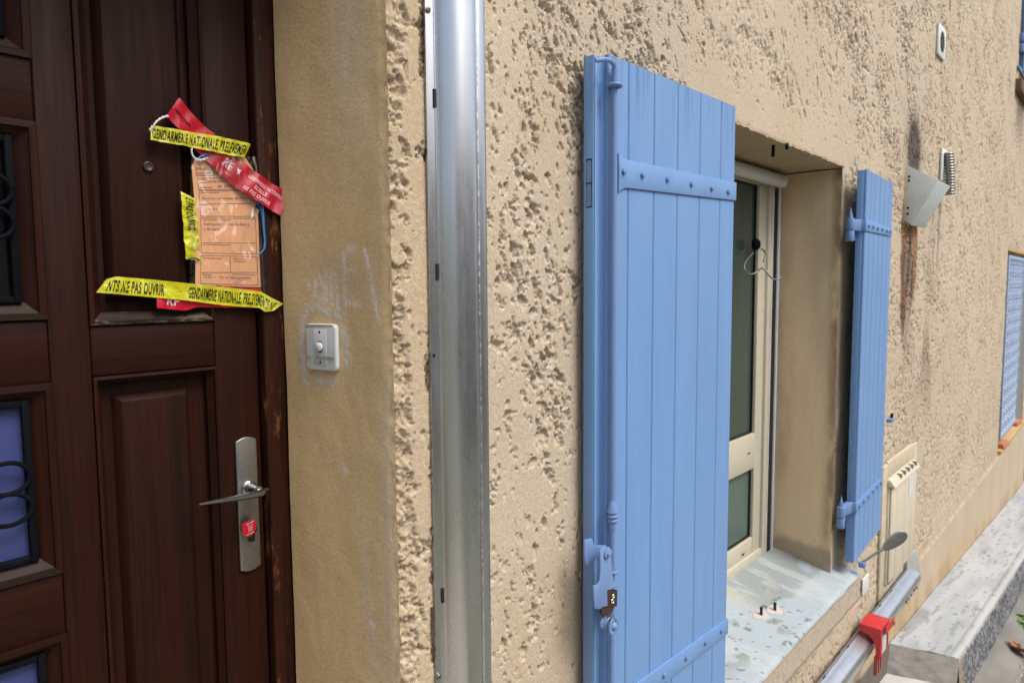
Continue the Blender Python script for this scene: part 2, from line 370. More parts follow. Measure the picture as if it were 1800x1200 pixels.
# ------------------------------------------------------------------ the house: walls
WX0, WX1, WZ0, WZ1 = 1.84, 3.02, .60, 2.425     # window opening
house = thing('house', (5.0, .3, -1), 'ochre house front in rough crumbly stucco along the street, with smooth door and window reveals', 'house')
CW = np.array([.505, .420, .310])
def stucco_h(X, Z):
    # direction of the trowel drag: diagonal above the shutter, upright lower down
    warp = .02*(fbm(X*6, Z*6, 3, 3)-.5)*2
    sl = .42*sst(1.9, 2.5, Z)*sst(.9, 1.2, X)+.12
    xr = X+sl*(Z-2)+warp; zr = Z+warp
    n0 = fbm(xr*(7.5-2.5*sst(1.5, 3., X)), zr*(5.2+1.2*sst(1.5, 3., X)), 10, 4, .6)                   # clusters
    an = sst(1.1, 2.2, X)
    fq = 1+.40*sst(1.5, 3.0, X)
    n1 = fbm(xr*46*fq, zr*(36-4*an)*fq, 20, 5, .60)            # single pits
    n2 = fbm(X*130, Z*110, 30, 3, .62)                    # crumbs
    far = sst(2.6, 5.0, X)
    v = n1+(.50-.20*far)*(n0-.5)+.16*(n2-.5)
    th = .606+.014*far
    # smooth rendered margins round the openings, rough arris beside the door
    dwx = np.maximum(np.maximum(WX0-X, X-WX1), 0); dwz = np.maximum(np.maximum(WZ0-Z, Z-WZ1), 0)
    dw = np.hypot(dwx, dwz); th = th+.09*(1-sst(.05, .20, dw))
    edge = sst(.012, .0, dw)
    c1 = (1-sst(.727, .745, X+.016*(fbm(Z*9, Z*0+3, 40, 3)-.5)*2)); c2 = sst(.735, .75, X)*(1-sst(.80, .86, X))
    th = th-.16*c1+.10*c2
    th = th-.26*sst(.765, .774, X)*(1-sst(.785, .80, X))*sst(.45, .6, fbm(Z*11, Z*0, 41, 3))
    ths = th-(.606+.014*far)                            # local allowance: margins, arris
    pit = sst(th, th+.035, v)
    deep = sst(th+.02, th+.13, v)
    clus = sst(.40, .60, n0)
    calm = np.clip(1-ths*11, 0, 1)
    st = 1+.6*an; zq = zr*(1-.25*an)
    g1 = gouges(xr*st, zq, .026, (.14+.20*clus)*calm, 3, .20, .52); g2 = gouges(xr*st, zq, .0125, (.12+.30*clus)*calm, 17, .22, .55)
    rough = fbm(X*190, Z*150, 50, 3, .6); rg = 1-np.abs(2*fbm(X*85, Z*60, 55, 3)-1)
    h = -pit*(.0030+.0095*deep*(1.3-rg))*(1+.35*far)+pit*(rough-.5)*.008+(n2-.5)*.0012
    h -= g1*.0100*(1+.5*far)+g2*.0055*(1+.6*far)*(1-.6*g1)
    h += (fbm(X*3.1, Z*3.1, 60, 3)-.5)*.008
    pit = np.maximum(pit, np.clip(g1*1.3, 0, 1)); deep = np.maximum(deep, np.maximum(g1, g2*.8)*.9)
    h -= .006*sst(.03, .0, X-.700)*(.4+1.2*fbm(Z*60, Z*0, 61, 3))     # broken arris of the doorway
    h -= .007*edge*fbm(X*40, Z*40, 62, 3)
    return h, pit, deep
def stucco_col(X, Z, pit, deep):
    c = np.ones(X.shape+(3,))*CW
    t = fbm(X*2.3, Z*1.4, 5, 4); c = c*(.90+.2*t)[..., None]
    w = fbm(X*9, Z*4, 6, 4); c = mixc(c, CW*np.array([1., .94, .86]), .5*sst(.5, .75, w))
    c = mixc(c, CW*np.array([1.04, 1.06, 1.10]), .35*sst(.4, .7, fbm(X*4, Z*4, 7, 3)))
    # yellower beside the door, greyer plaster where the skin broke off
    c = mixc(c, (.49, .375, .24), .6*(1-sst(.76, .82, X)))
    c = mixc(c, (.22, .15, .09), (.46*sst(1.3, 3.0, X)+.08)*deep)  # shade of the deep pits painted in as brown, stronger on the far wall
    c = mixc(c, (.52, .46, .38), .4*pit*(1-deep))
    def blot(x0, z0, sx, sz, s): return np.exp(-(((X-x0)/sx)**2+((Z-z0)/sz)**2))*sst(.3, .62, fbm(X*7, Z*2.2, s, 4))
    # soot and rust tails of the two flues
    m = np.exp(-((X-4.22)/.13)**2-((Z-2.66)/.15)**2)*sst(.15, .4, fbm(X*12, Z*6, 12, 4))*2.0
    tail = sst(1.25, 2.1, Z)*(1-sst(2.22, 2.34, Z)); hw = .03+.17*sst(1.3, 2.1, Z)
    m2 = tail*sst(0, .05, hw-np.abs(X-4.19-.04*(fbm(Z*5, Z*0, 13, 3)-.5)*2))*(.6+.8*sst(.3, .55, fbm(X*16, Z*3.4, 14, 4)))*1.15
    rustc = fbm(X*14, Z*4, 15, 3)[..., None]
    c = mixc(c, (.055, .045, .04), np.clip(m, 0, .9))
    dk = np.array([.075, .052, .04])*(1-sst(.4, .6, rustc))+np.array([.26, .13, .06])*sst(.4, .6, rustc)
    mm = np.clip(m2, 0, .92)[..., None]; c = c*(1-mm)+dk*mm
    m3 = sst(1.5, 2.3, Z)*(1-sst(2.4, 2.52, Z))*np.exp(-((X-4.86)/.14)**2)*sst(.25, .6, fbm(X*15, Z*2, 16, 4))
    c = mixc(c, (.16, .125, .095), np.clip(m3*.85, 0, .8))
    m4 = np.exp(-((X-4.75)/.45)**2-((Z-1.6)/.45)**2)*sst(.42, .66, fbm(X*6, Z*3, 17, 4))
    c = mixc(c, (.27, .20, .14), np.clip(m4*.7, 0, .6))
    # darker brown along the arris behind the right shutter
    m5 = np.exp(-((X-3.035)/.05)**2)*sst(.7, .9, Z)*(1-sst(2.3, 2.42, Z))*sst(.3, .6, fbm(X*18, Z*5, 18, 4))
    c = mixc(c, (.13, .085, .05), np.clip(m5, 0, .75))
    m6 = sst(.55, .75, fbm(X*30, Z*3.2, 19, 4))*sst(4., 8, X); c = mixc(c, (.36, .27, .19), .35*m6)
    m7 = np.exp(-((X-8.5)/.35)**2)*sst(3.1, 3.8, Z)*(1-sst(3.85, 3.95, Z)); c = mixc(c, (.14, .10, .07), np.clip(m7*.8, 0, .8))
    return c
def wall_patch(xs, zs, cut=None, name='stucco'):
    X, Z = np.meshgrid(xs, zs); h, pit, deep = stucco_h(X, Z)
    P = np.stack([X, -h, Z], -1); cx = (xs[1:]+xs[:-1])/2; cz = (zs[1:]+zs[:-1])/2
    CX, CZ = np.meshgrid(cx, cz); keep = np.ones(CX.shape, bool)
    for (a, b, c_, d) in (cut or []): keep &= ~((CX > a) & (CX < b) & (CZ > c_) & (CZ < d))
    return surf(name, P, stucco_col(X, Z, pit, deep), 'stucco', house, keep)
FWX0, FWX1, FWZ0, FWZ1 = 8.14, 10.15, .30, 2.26      # far window
UWX0, UWX1, UWZ0 = 8.20, 9.6, 3.88                   # window above it
win_cut = (WX0, WX1, WZ0, WZ1)
xa = axis_grid((.700, 1.36, .0021), (1.36, 1.84, .0028)); za = axis_grid((.70, 2.80, .0023))
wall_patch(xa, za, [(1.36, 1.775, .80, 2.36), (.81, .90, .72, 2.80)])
xb = axis_grid((1.84, 3.02, .006), (3.02, 5.0, .0075)); zb = axis_grid((-.25, .60, .006), (.60, 2.425, .0045), (2.425, 3.60, .0048))
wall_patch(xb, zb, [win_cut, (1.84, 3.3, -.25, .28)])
xc = axis_grid((5.0, 8.14, .012), (8.14, 8.20, .012), (8.20, 10.15, .016), (10.15, 10.4, .02)); zc = axis_grid((-.7, .30, .011), (.30, 2.26, .0075), (2.26, 3.88, .0075), (3.88, 5.2, .009))
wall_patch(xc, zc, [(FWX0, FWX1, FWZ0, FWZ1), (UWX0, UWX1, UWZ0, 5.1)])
# plain parts of the same wall outside the picture, and masonry behind
def flat_patch(x0, x1, z0, z1, y=.006, st=.06, name='stucco'):
    xs = axis_grid((x0, x1, st)); zs = axis_grid((z0, z1, st)); X, Z = np.meshgrid(xs, zs)
    return surf(name, np.stack([X, X*0+y, Z], -1), np.ones(X.shape+(3,))*CW*.97, 'stucco', house)
flat_patch(-4, -.35, -.6, 5.2); flat_patch(-.35, .70, 2.68, 5.2); flat_patch(.70, 1.90, 2.79, 5.2); flat_patch(1.90, 5.0, 3.59, 5.2)
flat_patch(.70, 1.90, -.6, .71); flat_patch(1.84, 3.3, -.6, .30, .02); flat_patch(1.30, 1.83, .74, 2.42, .02); flat_patch(.79, .92, .71, 2.8, .02)
flat_patch(3.3, 5.0, -.6, -.24); flat_patch(5., 10.4, -1.2, -.69)
flat_patch(-4, 10.4, 5.19, 7.2)

# doorway reveal (splayed), smooth stained plaster
def plaster_col(X, Z, base):
    c = np.ones(X.shape+(3,))*np.array(base); return c*(.88+.24*fbm(X*5, Z*2.2, 31, 4))[..., None]
zs = axis_grid((.45, 2.70, .0045)); us = np.linspace(0, 1, 90); Ug, Z = np.meshgrid(us, zs)
lx = Ug*.2553        # distance from the arris
hh = (fbm(lx*9, Z*6, 33, 3)-.5)*.006+(fbm(lx*60, Z*50, 34, 3)-.5)*.0007-.004*sst(.02, 0, lx)*fbm(lx*60, Z*60, 35, 3)
PX = .700-.052*Ug-hh*.98-.0; PYY = .25*Ug-hh*.2
c = plaster_col(lx*3, Z, (.61, .445, .24))
c = mixc(c, (.53, .37, .19), .7*sst(.45, .65, fbm(lx*7, Z*1.3, 36, 4))*sst(.9, 1.5, 3.1-Z))
# dusty pale streak high up and along the arris, rubbed white letters over the bell, grey filler around it
def px2r(x, y):      # photo pixel -> (distance from arris, z) on the reveal
    d = F+(x-900)/FPX*RR-(y-600)/FPX*UU; n = np.array([.25, .052, 0]); t = np.dot(n, np.array([.70, 0, 0])-CAM)/np.dot(n, d); p = CAM+d*t
    return math.hypot(p[0]-.70, p[1]), p[2]
grn = sst(.35, .7, fbm(lx*420, Z*300, 37, 2))
def seg(x0, y0, x1, y1, w):
    a = np.array(px2r(x0, y0)); b = np.array(px2r(x1, y1)); d = b-a; t = np.clip(((lx-a[0])*d[0]+(Z-a[1])*d[1])/(d@d+1e-9), 0, 1)
    dd = np.hypot(lx-a[0]-t*d[0], Z-a[1]-t*d[1]); return np.exp(-(dd/w)**2)
c = mixc(c, (.60, .50, .35), .75*sst(2.05, 2.35, Z+.25*(fbm(lx*12, Z*2, 38, 3)-.5))*np.exp(-((lx-.075)/.045)**2))
c = mixc(c, (.58, .48, .34), .6*np.exp(-((lx-.018)/.018)**2)*sst(.3, .6, fbm(lx*3, Z*2, 39, 3)+.15))
c = mixc(c, (.58, .48, .34), .6*np.exp(-((lx-.055-.02*np.sin(Z*5))/.012)**2)*(1-sst(1.4, 1.75, Z)))
marks = [(604, 445, 607, 535), (607, 437, 622, 437), (607, 475, 625, 475), (606, 530, 634, 537), (642, 440, 652, 490), (652, 490, 662, 545), (662, 545, 668, 565),
         (582, 478, 583, 535), (589, 480, 593, 540), (572, 480, 572, 528), (563, 485, 566, 500), (556, 492, 552, 520), (545, 500, 541, 505)]
wm = 0
for q in marks: wm = np.maximum(wm, seg(*q, .0042))
c = mixc(c, (.70, .68, .70), np.clip(wm*(.25+grn)*.95, 0, .9)); c = mixc(c, (.43, .335, .23), .45*np.clip(seg(570, 470, 640, 500, .035), 0, 1))
fm = 0
for q in [(535, 560, 530, 600), (530, 600, 537, 660), (540, 545, 565, 530), (565, 545, 600, 556), (604, 575, 610, 640), (560, 668, 590, 672), (536, 665, 538, 672)]: fm = np.maximum(fm, seg(*q, .008))
c = mixc(c, (.60, .56, .52), np.clip(fm*(.55+.6*grn), 0, .9))
sc_ = seg(503, 0, 508, 110, .0018)+seg(508, 110, 512, 190, .0014); c = mixc(c, (.55, .46, .33), np.clip(sc_*.5, 0, .5))
for (x, y) in [(608, 825), (655, 1096)]: c = mixc(c, (.62, .60, .58), np.clip(seg(x-3, y-2, x+3, y+3, .0035)*1.2, 0, .9))
hh2 = .0012*np.clip(fm, 0, 1)*grn
surf('door_reveal', np.stack([PX-hh2, PYY, Z], -1), c, 'plaster', house)
MB().prism([(-.40, 0.006, .45), (-.348, .25, .45), (-.348, .40, .45), (-.60, .40, .45), (-.60, .006, .45)], (0, 0, 2.25)).build('door_reveal', plain('ochre_plaster', (.44, .29, .14), .9), house)
M['ochre_plaster'] = bpy.data.materials['ochre_plaster']
MB().box((-.40, .0, 2.68), (.72, .40, 2.90)).build('door_lintel', 'ochre_plaster', house)
MB().box((-.6, .012, .20), (.74, .40, .52)).build('threshold', plain('worn_limestone', (.36, .33, .28), .8), house, .004)
M['limestone'] = bpy.data.materials['worn_limestone']

# window opening: jamb, soffit, sill
def jamb(x, sgn):
    zs = axis_grid((.62, 2.42, .008)); ys = np.linspace(-.002, .30, 60); Y, Z = np.meshgrid(ys, zs)
    h = (fbm(Y*14, Z*5, 42, 3)-.5)*.006-.014*sst(.045, 0, Y)*fbm(Y*30, Z*22, 43, 4)-.003*sst(.04, .0, Y)*fbm(Y*120, Z*120, 44, 3)
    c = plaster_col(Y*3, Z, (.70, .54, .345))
    c = mixc(c, (.50, .35, .20), .7*sst(.42, .62, fbm(Y*5, Z*1.6, 45, 4))*sst(.08, .2, Y+.1*sst(1.9, 2.3, Z)))
    c = mixc(c, (.50, .42, .30), .55*np.exp(-((Y-.08)/.05)**2)*sst(1.4, 2.2, Z))
    c = mixc(c, (.60, .60, .56), .85*sst(.232, .243, Y+.02*(fbm(Y*5, Z*16, 46, 4)-.62))*sst(.46, .52, fbm(Y*8, Z*5, 47, 3)))
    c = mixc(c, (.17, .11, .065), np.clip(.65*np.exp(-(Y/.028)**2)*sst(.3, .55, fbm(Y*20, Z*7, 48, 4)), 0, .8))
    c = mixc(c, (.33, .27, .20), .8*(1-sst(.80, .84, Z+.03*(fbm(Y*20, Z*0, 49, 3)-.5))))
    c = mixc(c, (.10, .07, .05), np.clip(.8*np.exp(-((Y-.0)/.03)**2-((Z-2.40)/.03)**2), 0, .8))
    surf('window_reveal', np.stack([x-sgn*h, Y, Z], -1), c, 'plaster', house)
jamb(WX1, -1); jamb(WX0, 1)
xs = axis_grid((WX0-.02, WX1+.02, .012)); ys = np.linspace(-.003, .30, 40); X, Y = np.meshgrid(xs, ys)
hz = 2.425-(fbm(X*8, Y*8, 51, 3)-.5)*.006+.010*sst(.03, 0, Y)*(fbm(X*40, Y*40, 52, 3)-.3)
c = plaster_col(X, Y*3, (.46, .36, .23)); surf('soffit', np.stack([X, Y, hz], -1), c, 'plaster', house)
# sill: painted concrete top, gritty nosing
SX0, SX1, SY0 = 1.70, 3.16, -.086
xs = axis_grid((SX0, SX1, .008)); t = np.concatenate([np.linspace(.30, SY0+.012, 60), SY0+.012-.012*np.sin(np.linspace(.2, math.pi/2, 6)), [SY0+.004]*14])
zt = np.concatenate([.716+.2*np.linspace(.30, SY0+.012, 60), .699-.012*(1-np.cos(np.linspace(.2, math.pi/2, 6))), np.linspace(.675, .575, 14)])
X, T = np.meshgrid(xs, t); Zt = np.repeat(zt[:, None], len(xs), 1); front = sst(.694, .686, Zt)*(T < -.07)
h = (fbm(X*10, T*10, 53, 3)-.5)*.004+(fbm(X*70, T*70, 54, 3)-.5)*.001
c = np.ones(X.shape+(3,))*np.array([.335, .39, .42])*(.92+.16*fbm(X*6, T*6, 55, 4))[..., None]
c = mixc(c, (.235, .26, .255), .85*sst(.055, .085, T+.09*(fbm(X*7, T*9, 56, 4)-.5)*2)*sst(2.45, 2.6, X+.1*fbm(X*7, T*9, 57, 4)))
c = mixc(c, (.42, .45, .46), .5*sst(.55, .62, fbm(X*14, T*5, 58, 4)))
c = mixc(c, (.40, .40, .30), .6*sst(.56, .64, fbm(X*9, T*9, 60, 4))*sst(.05, .2, T))
bird = sst(.70, .73, fbm(X*46, T*62, 59, 3)); c = mixc(c, (.10, .11, .085), .85*bird*sst(2.75, 2.5, X+.3*(fbm(X*9, T*9, 93, 3)-.5))*sst(.16, .1, T))
big = sst(.60, .66, fbm(X*10+3, T*14, 61, 4))*np.exp(-((X-2.28)/.22)**2-((T-.03)/.07)**2); c = mixc(c, (.12, .13, .09), np.clip(big, 0, .8))
fr = ((Zt < .688) & (T < -.07)).astype(float); c = mixc(c, (.44, .38, .30), fr); c = mixc(c, (.30, .22, .15), fr*.5*sst(.5, .7, fbm(X*120, Zt*120, 62, 3)))
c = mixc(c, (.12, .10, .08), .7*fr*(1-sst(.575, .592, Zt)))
P = np.stack([X, T+fr*(h*1.5+(fbm(X*150, Zt*150, 63, 2)-.5)*.002), Zt+(1-fr)*h], -1)
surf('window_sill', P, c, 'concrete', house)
MB().box((SX0+.005, SY0+.012, .572), (SX1-.003, .02, .69)).build('sill_underside', 'ochre_plaster', house)
MB().hexa([(SX1-.006, SY0+.006, .575), (SX1+.004, SY0+.006, .575), (SX1+.004, .0, .575), (SX1-.006, .0, .575)], [(SX1-.006, SY0+.006, .692), (SX1+.004, SY0+.006, .692), (SX1+.004, .0, .712), (SX1-.006, .0, .712)]).build('sill_end', 'ochre_plaster', house, .003)

# plinth
GS = -.085                                  # the street falls away to the right
def gz(X): return -.112+GS*(X-5.235)
xs = axis_grid((3.25, 6, .02), (6, 10.42, .035)); v = np.linspace(0, 1, 60); X, V = np.meshgrid(xs, v)
Zp = gz(X)-.35+(.268-gz(X)+.35)*V
h = .022+(fbm(X*1.5, Zp*4, 64, 3)-.5)*.004
top = (V > .985); Yp = np.where(top, .004, -h)
c = np.ones(X.shape+(3,))*np.array([.48, .40, .30])*(.92+.16*fbm(X*3, Zp*2, 65, 4))[..., None]
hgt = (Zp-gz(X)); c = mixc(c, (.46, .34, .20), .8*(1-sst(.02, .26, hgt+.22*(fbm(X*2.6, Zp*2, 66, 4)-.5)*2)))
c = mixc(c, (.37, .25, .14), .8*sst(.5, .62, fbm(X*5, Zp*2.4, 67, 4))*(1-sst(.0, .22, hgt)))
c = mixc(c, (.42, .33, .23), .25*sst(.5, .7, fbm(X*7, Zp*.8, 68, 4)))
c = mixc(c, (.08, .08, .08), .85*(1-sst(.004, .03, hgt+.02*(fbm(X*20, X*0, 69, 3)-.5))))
c = mixc(c, (.20, .165, .125), .8*sst(.984, .99, V)); c = mixc(c, (.30, .24, .17), .7*sst(.97, .985, V)*sst(.45, .6, fbm(X*70, X*0, 70, 3)))
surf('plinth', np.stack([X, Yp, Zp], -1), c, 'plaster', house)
MB().box((.72, -.02, -.6), (3.26, .004, .27)).build('plinth', 'ochre_plaster', house)
MB().hexa([(10.385, -.02, -1.2), (10.40, -.02, -1.2), (10.40, 3, -1.2), (10.385, 3, -1.2)], [(10.385, -.02, 7.2), (10.40, -.02, 7.2), (10.40, 3, 7.2), (10.385, 3, 7.2)]).build('gable_wall', 'ochre_plaster', house)
MB().box((-4, .42, -1.1), (10.38, 3, 7.19)).build('masonry', 'ochre_plaster', house)
MB().prism([(-4, -.35, 7.2), (-4, 3, 8.1), (-4, 3, 7.2)], (14.5, 0, 0)).build('roof', 'tile', house)

# ------------------------------------------------------------------ ground
def gstreet(X): return -.30+GS*(X-4.2)-.02
landing = tag(MB().box((-1.2, -1.5, -.6), (.68, .008, .50)).build('door_landing', 'limestone', None, .01), kind='structure')
LX0 = 4.0
xs = axis_grid((LX0, 7, .02), (7, 13.5, .06)); v = np.linspace(0, 1, 70); X, V = np.meshgrid(xs, v)
off = .02*V*0; EY = -.305-.018*(X-4.2)
prof_y = np.where(V < .62, (V/.62), 1.); Yl = .006+(EY-.006)*prof_y
ang = np.clip((V-.62)/.10, 0, 1)*math.pi/2; Yl = np.where(V >= .62, EY-.016*np.sin(ang), Yl)
Zl = gz(X)+.012*np.clip((.62-V)/.62, 0, 1)+np.where(V >= .62, -.016*(1-np.cos(ang)), 0)
dn = np.clip((V-.72)/.28, 0, 1); Zl = Zl-dn*.30; Yl = Yl-np.where(V > .72, .006+.02*dn, 0)
h = (fbm(X*5, Yl*9, 71, 3)-.5)*.010+(fbm(X*60, Yl*60, 72, 3)-.5)*.0015
face = sst(.70, .74, V)
shift = .10*np.clip(-(Yl-.006)/.32, 0, 1)*np.exp(-(X-LX0)/.3)     # the end is cut askew
c = np.ones(X.shape+(3,))*np.array([.34, .365, .38])*(.9+.2*fbm(X*3.5, Yl*8, 73, 4))[..., None]
c = mixc(c, (.45, .46, .465), .6*sst(.4, .62, fbm(X*1.4, Yl*9, 74, 4)))
c = mixc(c, (.28, .26, .23), .3*sst(.55, .68, fbm(X*3, Yl*16, 75, 4)))
c = mixc(c, (.17, .165, .15), .8*sst(.72, .75, fbm(X*20, Yl*60, 76, 3))*(1-face))
c = mixc(c, (.22, .22, .21), .6*sst(.64, .72, fbm(X*2.2, Yl*26, 77, 4))*(1-face))
jt = np.exp(-((V-.575)/.010)**2); c = mixc(c, (.20, .19, .18), .65*jt*(1-face))
c = mixc(c, (.44, .43, .41), .6*sst(.59, .62, V)*(1-face))
peb = fbm(X*75, Zl*75, 78, 3, .7); fc = np.where(peb[..., None] > .52, np.array([.25, .25, .26]), np.array([.075, .08, .095]))*(.7+.6*fbm(X*8, Zl*8, 79, 3))[..., None]
c = c*(1-face[..., None])+fc*face[..., None]
c = mixc(c, (.34, .26, .17), face*.7*(1-sst(.05, .22, X-LX0+.12*(fbm(X*12, Zl*12, 80, 3)-.5))))
P = np.stack([X+shift, Yl-face*(peb-.5)*.010, Zl+(1-face)*h-jt*.004], -1)
surf('raised_pavement', P, c, 'concrete', None, kind='structure')
# cut end of the pavement and the lower slab before it
u = np.linspace(0, 1, 60); v = np.linspace(0, 1, 20); Ug, V = np.meshgrid(u, v)
EYY = .006+(-.327-.006)*Ug; XX = LX0+.10*Ug-.045*V+(fbm(Ug*6, V*4, 81, 3)-.5)*.012
ZZ = gz(LX0)+.012*(1-Ug)-.012*0-.15*V+(fbm(Ug*8, V*6, 82, 3)-.5)*.008*(V > 0)
c = np.ones(Ug.shape+(3,))*np.array([.33, .31, .28])*(.8+.4*fbm(Ug*8, V*4, 83, 4))[..., None]
c = mixc(c, (.06, .055, .05), .8*sst(.93, 1, V))
surf('pavement_end', np.stack([XX, EYY, ZZ], -1), c, 'concrete', None, kind='structure')
xs = axis_grid((1.0, 4.06, .03)); ys = np.linspace(.004, -.42, 30); X, Y = np.meshgrid(xs, ys)
c = np.ones(X.shape+(3,))*np.array([.46, .46, .44])*(.8+.4*fbm(X*5, Y*6, 84, 4))[..., None]
Zs = gz(X)-.14+.0*X+(fbm(X*6, Y*6, 85, 3)-.5)*.008+np.where(Y < -.335, -.16*sst(-.335, -.42, Y), 0)
surf('lower_slab', np.stack([X, Y, Zs], -1), c, 'concrete', None, kind='structure')
# sloping gutter strip at the foot of the kerb, then the street
xs = axis_grid((1, 13.5, .05)); ys = np.linspace(-.25, -.52, 14); X, Y = np.meshgrid(xs, ys)
Y2 = Y-.018*(X-4.2); c = np.ones(X.shape+(3,))*np.array([.21, .205, .18])*(.7+.5*fbm(X*5, Y*9, 86, 4))[..., None]
Zs = gstreet(X)+.05*sst(-.52, -.36, Y)+.012*(fbm(X*4, Y*8, 87, 3)-.5)
surf('gutter_strip', np.stack([X, Y2, Zs], -1), c, 'concrete', None, kind='structure')
xs = axis_grid((-40, 3.8, 1.5), (3.8, 9, .016), (9, 60, .8), (60, 400, 20)); ys = -axis_grid((.46, 1.1, .012), (1.1, 3, .08), (3, 30, 1.2), (30, 300, 20)); X, Y = np.meshgrid(xs, ys)
Y = Y-.018*np.clip(X-4.2, 0, 10)*sst(-1.2, -.46, Y)
Zs = -.32+GS*(np.clip(X, 0, 12)-4.2)*np.where(X < 12, 1, 1)+(fbm(X*9, Y*9, 88, 4)-.5)*.02+(fbm(X*50, Y*50, 89, 3)-.5)*.009*(X > 3.7)*(X < 9)
c = np.ones(X.shape+(3,))*np.array([.17, .16, .12])*(.6+.8*fbm(X*6, Y*6, 90, 5))[..., None]
c = mixc(c, (.30, .30, .29), .8*sst(.56, .64, fbm(X*11, Y*11, 91, 4))); c = mixc(c, (.10, .14, .05), .7*sst(.54, .64, fbm(X*5, Y*7, 92, 4)))
surf('street', np.stack([X, Y, Zs], -1), c, 'ground', None, kind='structure')
xs = axis_grid((10.39, 60, 1.), (60, 400, 20)); ys = axis_grid((-.47, 30, 1.2), (30, 300, 20)); X, Y = np.meshgrid(xs, ys)
surf('ground', np.stack([X, Y, -.34+GS*(np.clip(X, 0, 12)-4.2)], -1), np.ones(X.shape+(3,))*np.array([.2, .17, .12]), 'ground', None, kind='structure')

# ------------------------------------------------------------------ door frame (fixed) and window (fixed) belong to the house
FY = .256
MB().box((.6105, FY, .52), (.652, .34, 2.68)).build('door_frame', 'wood_frame', house, .004)
MB().box((-.350, FY, .52), (-.312, .34, 2.68)).build('door_frame', 'wood_frame', house, .004)
MB().box((-.312, FY, 2.62), (.6105, .34, 2.68)).build('door_frame', 'wood_h', house, .004)

win = MB().box((2.885, .245, .752), (2.925, .30, 2.40)).box((1.85, .245, .752), (1.90, .30, 2.40)).box((1.9005, .246, .753), (2.8845, .30, .80)).build('window', 'cream', house, .002)
def wpart(a, b, name, mat, bev=.002): return MB().box(a, b).build(name, mat, win, bev)
for (x0, x1) in ((2.425, 2.883), (1.902, 2.423)):
    wpart((x0, .256, .802), (x0+.062, .292, 2.395), 'sash_stile', 'cream'); wpart((x1-.075, .256, .802), (x1, .292, 2.395), 'sash_stile', 'cream')
    wpart((x0+.0625, .257, .802), (x1-.0755, .292, .868), 'sash_rail', 'cream'); wpart((x0+.0625, .254, 1.172), (x1-.0755, .292, 1.322), 'sash_rail', 'cream')
    wpart((x0+.0625, .257, 2.36), (x1-.0755, .292, 2.395), 'sash_rail', 'cream')
    for (z0, z1) in ((.868, 1.172), (1.322, 2.36)):
        g = .007
        MB().box((x0+.062, .268, z0), (x0+.062+g, .28, z1)).box((x1-.075-g, .268, z0), (x1-.075, .28, z1)).box((x0+.062+g, .268, z0), (x1-.075-g, .28, z0+g)).box((x0+.062+g, .268, z1-g), (x1-.075-g, .28, z1)).build('gasket', 'black_ink', win)
        wpart((x0+.062+g, .276, z0+g), (x1-.075-g, .28, z1-g), 'pane', 'pane_low' if z0 < 1 else 'pane', 0)
for x in (2.70,): wpart((x, .2535, .818), (x+.022, .2545, .826), 'drain_slot', 'dark', 0); wpart((x+.03, .2515, 1.245), (x+.055, .2525, 1.25), 'drain_slot', 'dark', 0)
# roller blind box (round) and guide rails
bxr = .0245
MB().tube([(1.86, .222, 2.384), (2.945, .222, 2.384)], bxr, 24).build('blind_box', 'white_rail', win, smooth=True)
MB().box((1.86, .232, 2.362), (2.993, .25, 2.42)).build('blind_box_back', 'cream', win, .002)
MB().disc((2.945, .222, 2.384), (1, 0, 0), bxr+.003, .006, 24).build('blind_box_cap', 'white_rail', win, .001)
wpart((2.9255, .2425, .76), (2.931, .25, 2.36), 'guide_rail', 'white_rail', .001)
wpart((2.979, .238, .76), (2.9935, .262, 2.40), 'guide_rail', 'white_rail', .001)
wpart((2.9315, .245, .76), (2.9785, .262, 2.36), 'rail_channel', 'dark', 0)
wpart((1.862, .214, .76), (1.88, .25, 2.36), 'guide_rail', 'white_rail', .001)
MB().box((2.994, .263, .74), (3.06, .42, 2.44)).box((1.80, .263, .74), (1.861, .42, 2.44)).box((1.86, .30, .74), (3.0, .42, 2.44)).build('window_reveal', 'ochre_plaster', house)

# far window: opening with grille, sill with broken tiles; opening of the window above
MB().box((FWX0-.02, .16, FWZ0-.1), (FWX1+.02, .30, FWZ1+.05)).build('window_reveal', 'ochre_plaster', house)
fwin = MB().box((8.3, .135, .34), (10.1, .155, 2.2)).build('window', 'pale_panel', house)
MB().box((FWX0-.01, -.001, FWZ1), (FWX1+.01, .30, FWZ1+.03)).build('soffit', 'ochre_plaster', house)
MB().box((FWX0-.012, .003, FWZ0), (FWX0, .30, FWZ1)).build('window_reveal', 'ochre_plaster', house); MB().box((FWX1, .003, FWZ0), (FWX1+.012, .30, FWZ1)).build('window_reveal', 'pale_panel', house)
MB().box((FWX0-.02, -.03, FWZ0-.04), (FWX1+.03, .2, FWZ0)).build('window_sill', 'ochre_plaster', house, .006)
MB().box((UWX0-.01, .14, UWZ0-.1), (UWX1, .30, 5.2)).build('window_reveal', 'ochre_plaster', house)
MB().box((UWX0-.015, .003, UWZ0), (UWX0, .30, 5.1)).build('window_reveal', 'ochre_plaster', house); MB().box((UWX1, .003, UWZ0), (UWX1+.015, .30, 5.1)).build('window_reveal', 'ochre_plaster', house)
usill = MB().box((UWX0-.13, -.05, UWZ0-.14), (UWX1+.05, .15, UWZ0-.02)).build('window_sill', plain('dark_stained_sill', (.13, .085, .055), .9, 0, .4, 12), house, .01)

